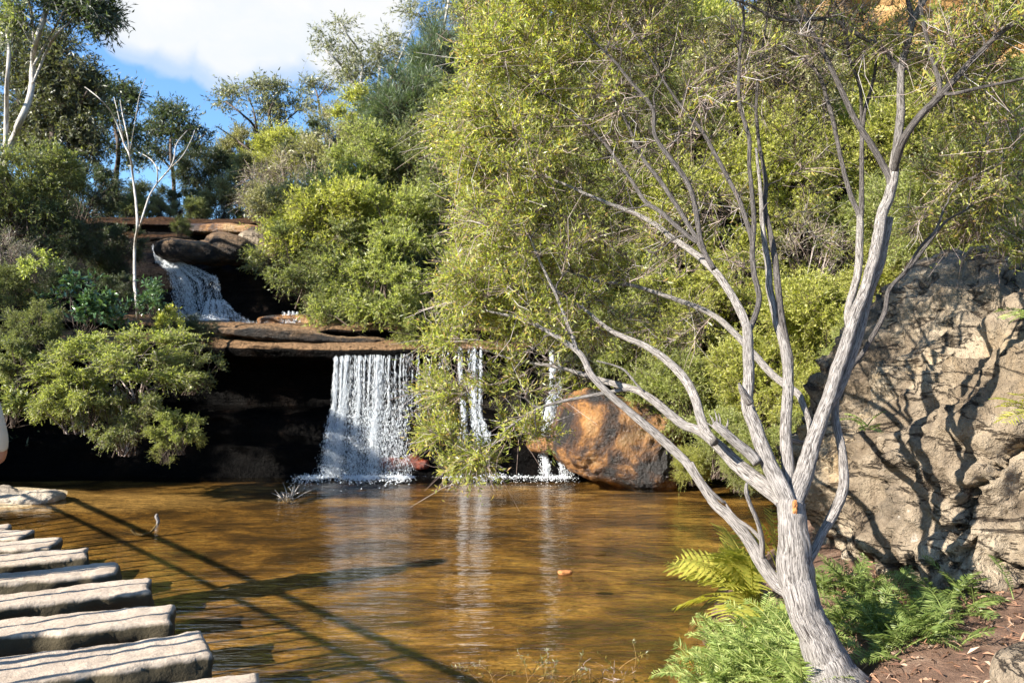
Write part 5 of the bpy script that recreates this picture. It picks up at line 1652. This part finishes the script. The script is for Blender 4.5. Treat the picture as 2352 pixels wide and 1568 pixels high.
# leaf litter on the right bank
n = 5200
X = 1.0 + 3.4 * rng.random(n) ** 0.8
Y = 1.6 + 3.6 * rng.random(n)
Z = ground_z(X, Y)
kp = (Z > 0.14)
X, Y, Z = X[kp], Y[kp], Z[kp]
D = norm(np.stack([rng.normal(size=len(X)), rng.normal(size=len(X)), 0.25 * rng.normal(size=len(X))], -1))
M['litter'] = mat_leaf('litter', G_((0.10, 0.05, 0.03), (0.28, 0.14, 0.08), (0.42, 0.24, 0.14), (0.50, 0.36, 0.25)), 0.7, 0.1)
g = Geo()
leaves(g, np.stack([X, Y, Z + 0.008], -1), D, 0.03 + 0.06 * rng.random(len(X)), 0.006 + 0.010 * rng.random(len(X)), 0.3, np.array([0, 0, 1.0]))
n = 700
X = 1.0 + 3.2 * rng.random(n); Y = 1.7 + 3.4 * rng.random(n); Z = ground_z(X, Y)
kp = Z > 0.16
A = np.stack([X, Y, Z + 0.01], -1)[kp]
a = rng.random(len(A)) * 6.28
E = np.stack([np.cos(a), np.sin(a), 0.12 * rng.normal(size=len(A))], -1) * (0.05 + 0.15 * rng.random((len(A), 1)))
tubes(g, np.stack([A, A + E * 0.5 + rng.normal(size=A.shape) * 0.008, A + E], 1), np.tile([0.0028, 0.0024, 0.0014], (len(A), 1)), 4)
o = g.build('leaf_litter', M['litter'])
o['kind'] = 'stuff'
o['label'] = 'dry brown leaves and twigs lying on the right bank'

# ---------------------------------------------------------------- railing along the crossing, out of frame on the left
nrm = np.array([0.73, 0.684])
along = np.array([-0.684, 0.73])
M['rail_steel'] = mat_plain('rail_steel', (0.18, 0.18, 0.18), 0.5, 0.1, 20)
p_ = -0.42
root = empty('railing', (nrm[0] * p_, nrm[1] * p_, -0.2))
tag(root, 'steel railing with thin uprights along the near side of the stepping stones', 'railing')
pt = lambda t, z: np.array([nrm[0] * p_ + along[0] * t, nrm[1] * p_ + along[1] * t, z])
for zt, rr in ((1.86, 0.026), (1.68, 0.02)):
    g = Geo()
    tube(g, np.array([pt(t, zt) for t in np.linspace(-3, 11, 20)]), np.full(20, rr), 8)
    g.build('rail', M['rail_steel'], root, True)
for t in np.arange(-3, 11.1, 2.0):
    g = Geo()
    tube(g, np.array([pt(t, -0.4), pt(t, 0.6), pt(t, 1.88)]), np.full(3, 0.024), 8)
    g.build('post', M['rail_steel'], root, True)
g = Geo()
for t in np.arange(-2.9, 11, 0.19):
    tube(g, np.array([pt(t, -0.3), pt(t, 0.8), pt(t, 1.68)]), np.full(3, 0.016), 5)
o = g.build('uprights', M['rail_steel'], root, True)

# ---------------------------------------------------------------- person at the left edge
PX, PY, PZ = -3.755, 5.50, ST
M['skin'] = mat_plain('skin', (0.42, 0.20, 0.12), 0.5, 0.08, 6)
m, nt = nodes_of('shirt')
k = NT(nt)
oc = k.n('ShaderNodeTexCoord').outputs['Object']
v = k.n('ShaderNodeTexVoronoi')
v.inputs['Scale'].default_value = 9.0
nv = k.noise(oc, 34, 3, 0.6)
k.l(k.mapping(oc, (1, 1, 0.8)), v.inputs['Vector'])
dd = k.math('ADD', v.outputs['Distance'], k.math('MULTIPLY', k.math('SUBTRACT', nv, 0.5), 0.8))
c = k.ramp(dd, [(0.09, (0.05, 0.04, 0.035)), (0.13, (0.62, 0.56, 0.45))])
p = k.n('ShaderNodeBsdfPrincipled')
k.l(c, p.inputs['Base Color'])
p.inputs['Roughness'].default_value = 0.85
k.l(k.bump(k.noise(oc, 7, 3), 0.4, 0.03), p.inputs['Normal'])
k.out(p.outputs[0])
M['shirt'] = m
M['trousers'] = mat_plain('trousers', (0.06, 0.07, 0.10), 0.85, 0.15, 9)
M['hair'] = mat_plain('hair', (0.03, 0.02, 0.014), 0.5, 0.3, 30)
M['shoe'] = mat_plain('shoe', (0.10, 0.09, 0.085), 0.6, 0.2, 12)


def skin_body(name, verts, edges, radii, mat, parent=None, root=0, sub=2):
    me = bpy.data.meshes.new(name)
    me.from_pydata([tuple(v) for v in verts], edges, [])
    o = link(name, me, mat, parent)
    md = o.modifiers.new('skin', 'SKIN')
    md.use_smooth_shade = True
    if not me.skin_vertices:
        o.modifiers.remove(md)
        md = o.modifiers.new('skin', 'SKIN')
    sv = me.skin_vertices[0].data
    for i, r in enumerate(radii):
        sv[i].radius = (r, r) if isinstance(r, float) else r
        sv[i].use_root = (i == root)
    s = o.modifiers.new('sub', 'SUBSURF')
    s.levels = s.render_levels = sub
    return o


V, E, RR = [], [], []


def jv(p, r, par=None):
    V.append((PX + p[0], PY + p[1], PZ + p[2]))
    RR.append(r)
    if par is not None:
        E.append((par, len(V) - 1))
    return len(V) - 1


# skeleton, facing +y; the arm towards the picture hangs with a slight bend
pel = jv((0, 0, 0.92), 0.13)
wai = jv((0, 0.0, 1.08), 0.115, pel)
che = jv((0, 0.0, 1.27), 0.14, wai)
nkb = jv((0, 0, 1.42), 0.075, che)
nk = jv((0, 0.01, 1.49), 0.052, nkb)
jaw = jv((0, 0.03, 1.56), 0.07, nk)
hd = jv((0, 0.02, 1.63), 0.088, jaw)
top = jv((0, 0.01, 1.69), 0.07, hd)
arms = {}
for sg in (1, -1):
    sh = jv((0.175 * sg, 0, 1.385), 0.056, che)
    el = jv((0.285 * sg, -0.02, 1.12), 0.043, sh)
    wr = jv((0.305 * sg, 0.06, 0.885), 0.028, el)
    pa = jv((0.288 * sg, 0.085, 0.825), 0.034, wr)
    arms[sg] = (sh, el, wr, pa)
    for fi, (dx, ln) in enumerate(((-0.03, 0.070), (-0.010, 0.082), (0.010, 0.076), (0.028, 0.060))):
        k1 = jv((0.268 * sg, 0.093 - dx, 0.787), 0.0105, pa)
        k2 = jv((0.238 * sg, 0.098 - dx, 0.787 - ln * 0.32), 0.009, k1)
        k3 = jv((0.21 * sg, 0.100 - dx, 0.787 - ln * 0.30), 0.0075, k2)
    th1 = jv((0.272 * sg, 0.125, 0.825), 0.012, pa)
    th2 = jv((0.250 * sg, 0.138, 0.795), 0.010, th1)
legs = {}
for sg in (1, -1):
    hp = jv((0.095 * sg, 0, 0.86), 0.098, pel)
    kn = jv((0.11 * sg, 0.02, 0.48), 0.06, hp)
    ak = jv((0.115 * sg, -0.01, 0.09), 0.042, kn)
    to = jv((0.125 * sg, 0.13, 0.035), 0.034, ak)
    legs[sg] = (hp, kn, ak, to)
person = skin_body('person', V, E, RR, M['skin'])
tag(person, 'person in a cream long-sleeved shirt with dark birds, arm hanging at the left edge', 'person')
# clothing
def copy_part(name, idx_edges, radii, mat, root=0):
    ids = sorted({i for e in idx_edges for i in e})
    mp = {a: b for b, a in enumerate(ids)}
    return skin_body(name, [V[i] for i in ids], [(mp[a], mp[b]) for a, b in idx_edges], [radii[i] for i in ids], mat, person, mp[root])


hem = len(V); V.append((PX, PY, PZ + 0.84))
ed = [(pel, hem), (pel, wai), (wai, che), (che, nkb)]
rd = {hem: 0.165, pel: 0.165, wai: 0.145, che: 0.165, nkb: 0.088}
for sg in (1, -1):
    sh, el, wr, pa = arms[sg]
    cf = len(V)
    V.append(tuple(np.array(V[wr]) * 0.75 + np.array(V[el]) * 0.25))
    V[wr] = tuple(np.array(V[wr]) + np.array([-0.012 * sg, 0.008, -0.035]))
    ed += [(che, sh), (sh, el), (el, cf), (cf, wr)]
    rd.update({sh: 0.075, el: 0.064, cf: 0.054, wr: 0.040})
copy_part('shirt', ed, rd, M['shirt'], pel)
w1 = len(V); V.append((PX, PY, PZ + 1.05))
w2 = len(V); V.append((PX, PY, PZ + 0.92))
ed, rd = [(w1, w2)], {w1: 0.145, w2: 0.15}
for sg in (1, -1):
    hp, kn, ak, to = legs[sg]
    h2 = len(V); V.append((PX + 0.10 * sg, PY, PZ + 0.74))
    ed += [(w2, h2), (h2, kn), (kn, ak)]
    rd.update({h2: 0.105, kn: 0.08, ak: 0.064})
copy_part('trousers', ed, rd, M['trousers'], w2)
for sg in (1, -1):
    a = np.array(V[legs[sg][2]]); t = np.array(V[legs[sg][3]])
    skin_body('shoe', [a + np.array([0, -0.03, -0.045]), a + np.array([0, 0.05, -0.045]), t + np.array([0, 0.02, 0.008])], [(0, 1), (1, 2)], [0.046, 0.048, 0.042], M['shoe'], person)
h0 = np.array(V[hd])
me = rock_mesh('hair', (0.098, 0.098, 0.10), 3, 4, 0.95, 0.03, 3.0, 0.02)
o = link('hair', me, M['hair'], person)
o.location = tuple(h0 + np.array([0, -0.032, 0.038]))
g = Geo()
for sg in (1, -1):     # ears, eyes, nose, mouth
    drops(g, (h0 + np.array([0.088 * sg, 0.0, -0.01]))[None], np.array([[0, 0, 1.0]]), np.array([0.016]), np.array([1.8]))
drops(g, (h0 + np.array([0, 0.112, -0.025]))[None], np.array([[0, 0.3, -1.0]]), np.array([0.013]), np.array([2.0]))
g.build('face_features', M['skin'], person)
g = Geo()
for sg in (1, -1):
    drops(g, (h0 + np.array([0.032 * sg, 0.098, 0.0]))[None], np.array([[1.0, 0, 0]]), np.array([0.007]), np.array([1.8]))
drops(g, (h0 + np.array([0, 0.094, -0.065]))[None], np.array([[1.0, 0, 0]]), np.array([0.006]), np.array([3.2]))
g.build('eyes_and_mouth', M['hair'], person)

# ---------------------------------------------------------------- light, sky, camera
TRAVEL = norm(np.array([0.87, 0.49, 0.0]))
ELEV = R(30)
sd = np.array([TRAVEL[0] * math.cos(ELEV), TRAVEL[1] * math.cos(ELEV), -math.sin(ELEV)])
L = bpy.data.lights.new('sun', 'SUN')
L.energy = 5.0
L.angle = R(0.45)
L.color = (1.0, 0.95, 0.86)
sun = bpy.data.objects.new('sun', L)
COL.objects.link(sun)
sun.rotation_euler = Vector(sd).to_track_quat('-Z', 'Y').to_euler()

w = bpy.data.worlds.new('World')
SC.world = w
w.use_nodes = True
nt = w.node_tree
nt.nodes.clear()
k = NT(nt)
sky = k.n('ShaderNodeTexSky', sky_type='NISHITA')
sky.sun_disc = False
sky.sun_elevation = ELEV
sky.sun_rotation = math.atan2(-TRAVEL[0], -TRAVEL[1])
sky.air_density = 1.0
sky.dust_density = 0.3
sky.ozone_density = 2.5
tc = k.n('ShaderNodeTexCoord').outputs['Generated']


def sdir(px, py):
    return norm(np.array([(px - 1176) / F, 1.0, (784 - py) / F + TP]))


n1 = k.noise(k.mapping(tc, (1.0, 1.0, 1.6), (0, 0, 0), (3.1, 0.4, 0.2)), 4.2, 7, 0.58, 0.3)
n2 = k.noise(k.mapping(tc, (1.0, 1.0, 1.5), (0, 0, 0), (0.7, 2.0, 0.0)), 13.0, 5, 0.55, 0.2)
nn = k.math('ADD', k.math('MULTIPLY', k.math('SUBTRACT', n1, 0.5), 0.30), k.math('MULTIPLY', k.math('SUBTRACT', n2, 0.5), 0.10))
tot = None
for px, py, s in ((400, 20, 0.085), (520, 90, 0.07), (620, 30, 0.10), (760, 70, 0.075), (860, 40, 0.055), (560, -120, 0.14), (800, -80, 0.09), (330, 40, 0.06)):
    c = sdir(px, py)
    vm = k.n('ShaderNodeVectorMath', operation='SUBTRACT')
    k.l(tc, vm.inputs[0])
    vm.inputs[1].default_value = tuple(c)
    ln = k.n('ShaderNodeVectorMath', operation='LENGTH')
    k.l(vm.outputs[0], ln.inputs[0])
    f = k.math('SUBTRACT', 1.0, k.math('DIVIDE', ln.outputs['Value'], s * 0.9))
    tot = f if tot is None else k.math('MAXIMUM', tot, f)
cl = k.math('ADD', k.math('MULTIPLY', tot, 0.7), k.math('MULTIPLY', nn, 2.0))
# thin cloud elsewhere in the dome
cl = k.math('MAXIMUM', cl, k.math('SUBTRACT', k.math('MULTIPLY', nn, 2.2), 0.22))
mask = k.ramp(cl, [(0.0, (0, 0, 0)), (0.12, (0.45, 0.45, 0.45)), (0.34, (1, 1, 1))], 'EASE')
bg = k.n('ShaderNodeBackground')
sc_ = k.mix(1.0, sky.outputs[0], (0.80, 1.04, 1.25), 'MULTIPLY')
k.l(sc_, bg.inputs['Color'])
bg.inputs['Strength'].default_value = 0.07
bc = k.n('ShaderNodeBackground')
cc = k.mix(k.ramp(n2, [(0.35, (0, 0, 0)), (0.65, (1, 1, 1))]), (0.90, 0.95, 1.0), (1.0, 1.0, 1.0))
k.l(cc, bc.inputs['Color'])
bc.inputs['Strength'].default_value = 0.31
mx = k.n('ShaderNodeMixShader')
k.l(mask, mx.inputs[0])
k.l(bg.outputs[0], mx.inputs[1])
k.l(bc.outputs[0], mx.inputs[2])
o = k.n('ShaderNodeOutputWorld')
k.l(mx.outputs[0], o.inputs['Surface'])

cam = bpy.data.cameras.new('camera')
cam.sensor_width = 36.0
cam.lens = 36.0 * F / 2352.0
cam.clip_start = 0.05
cam.clip_end = 600
cam.dof.use_dof = True
cam.dof.focus_distance = 4.2
cam.dof.aperture_fstop = 6.3
co = bpy.data.objects.new('camera', cam)
COL.objects.link(co)
co.location = (0, 0, CAMZ)
co.rotation_euler = (R(90) + math.atan(TP), 0, 0)
SC.camera = co
SC.view_settings.view_transform = 'Standard'
SC.view_settings.look = 'None'
SC.view_settings.exposure = 1.7
SC.view_settings.gamma = 1.0
SC.cycles.max_bounces = 8
SC.cycles.transparent_max_bounces = 24
SC.cycles.caustics_reflective = False
SC.cycles.caustics_refractive = False
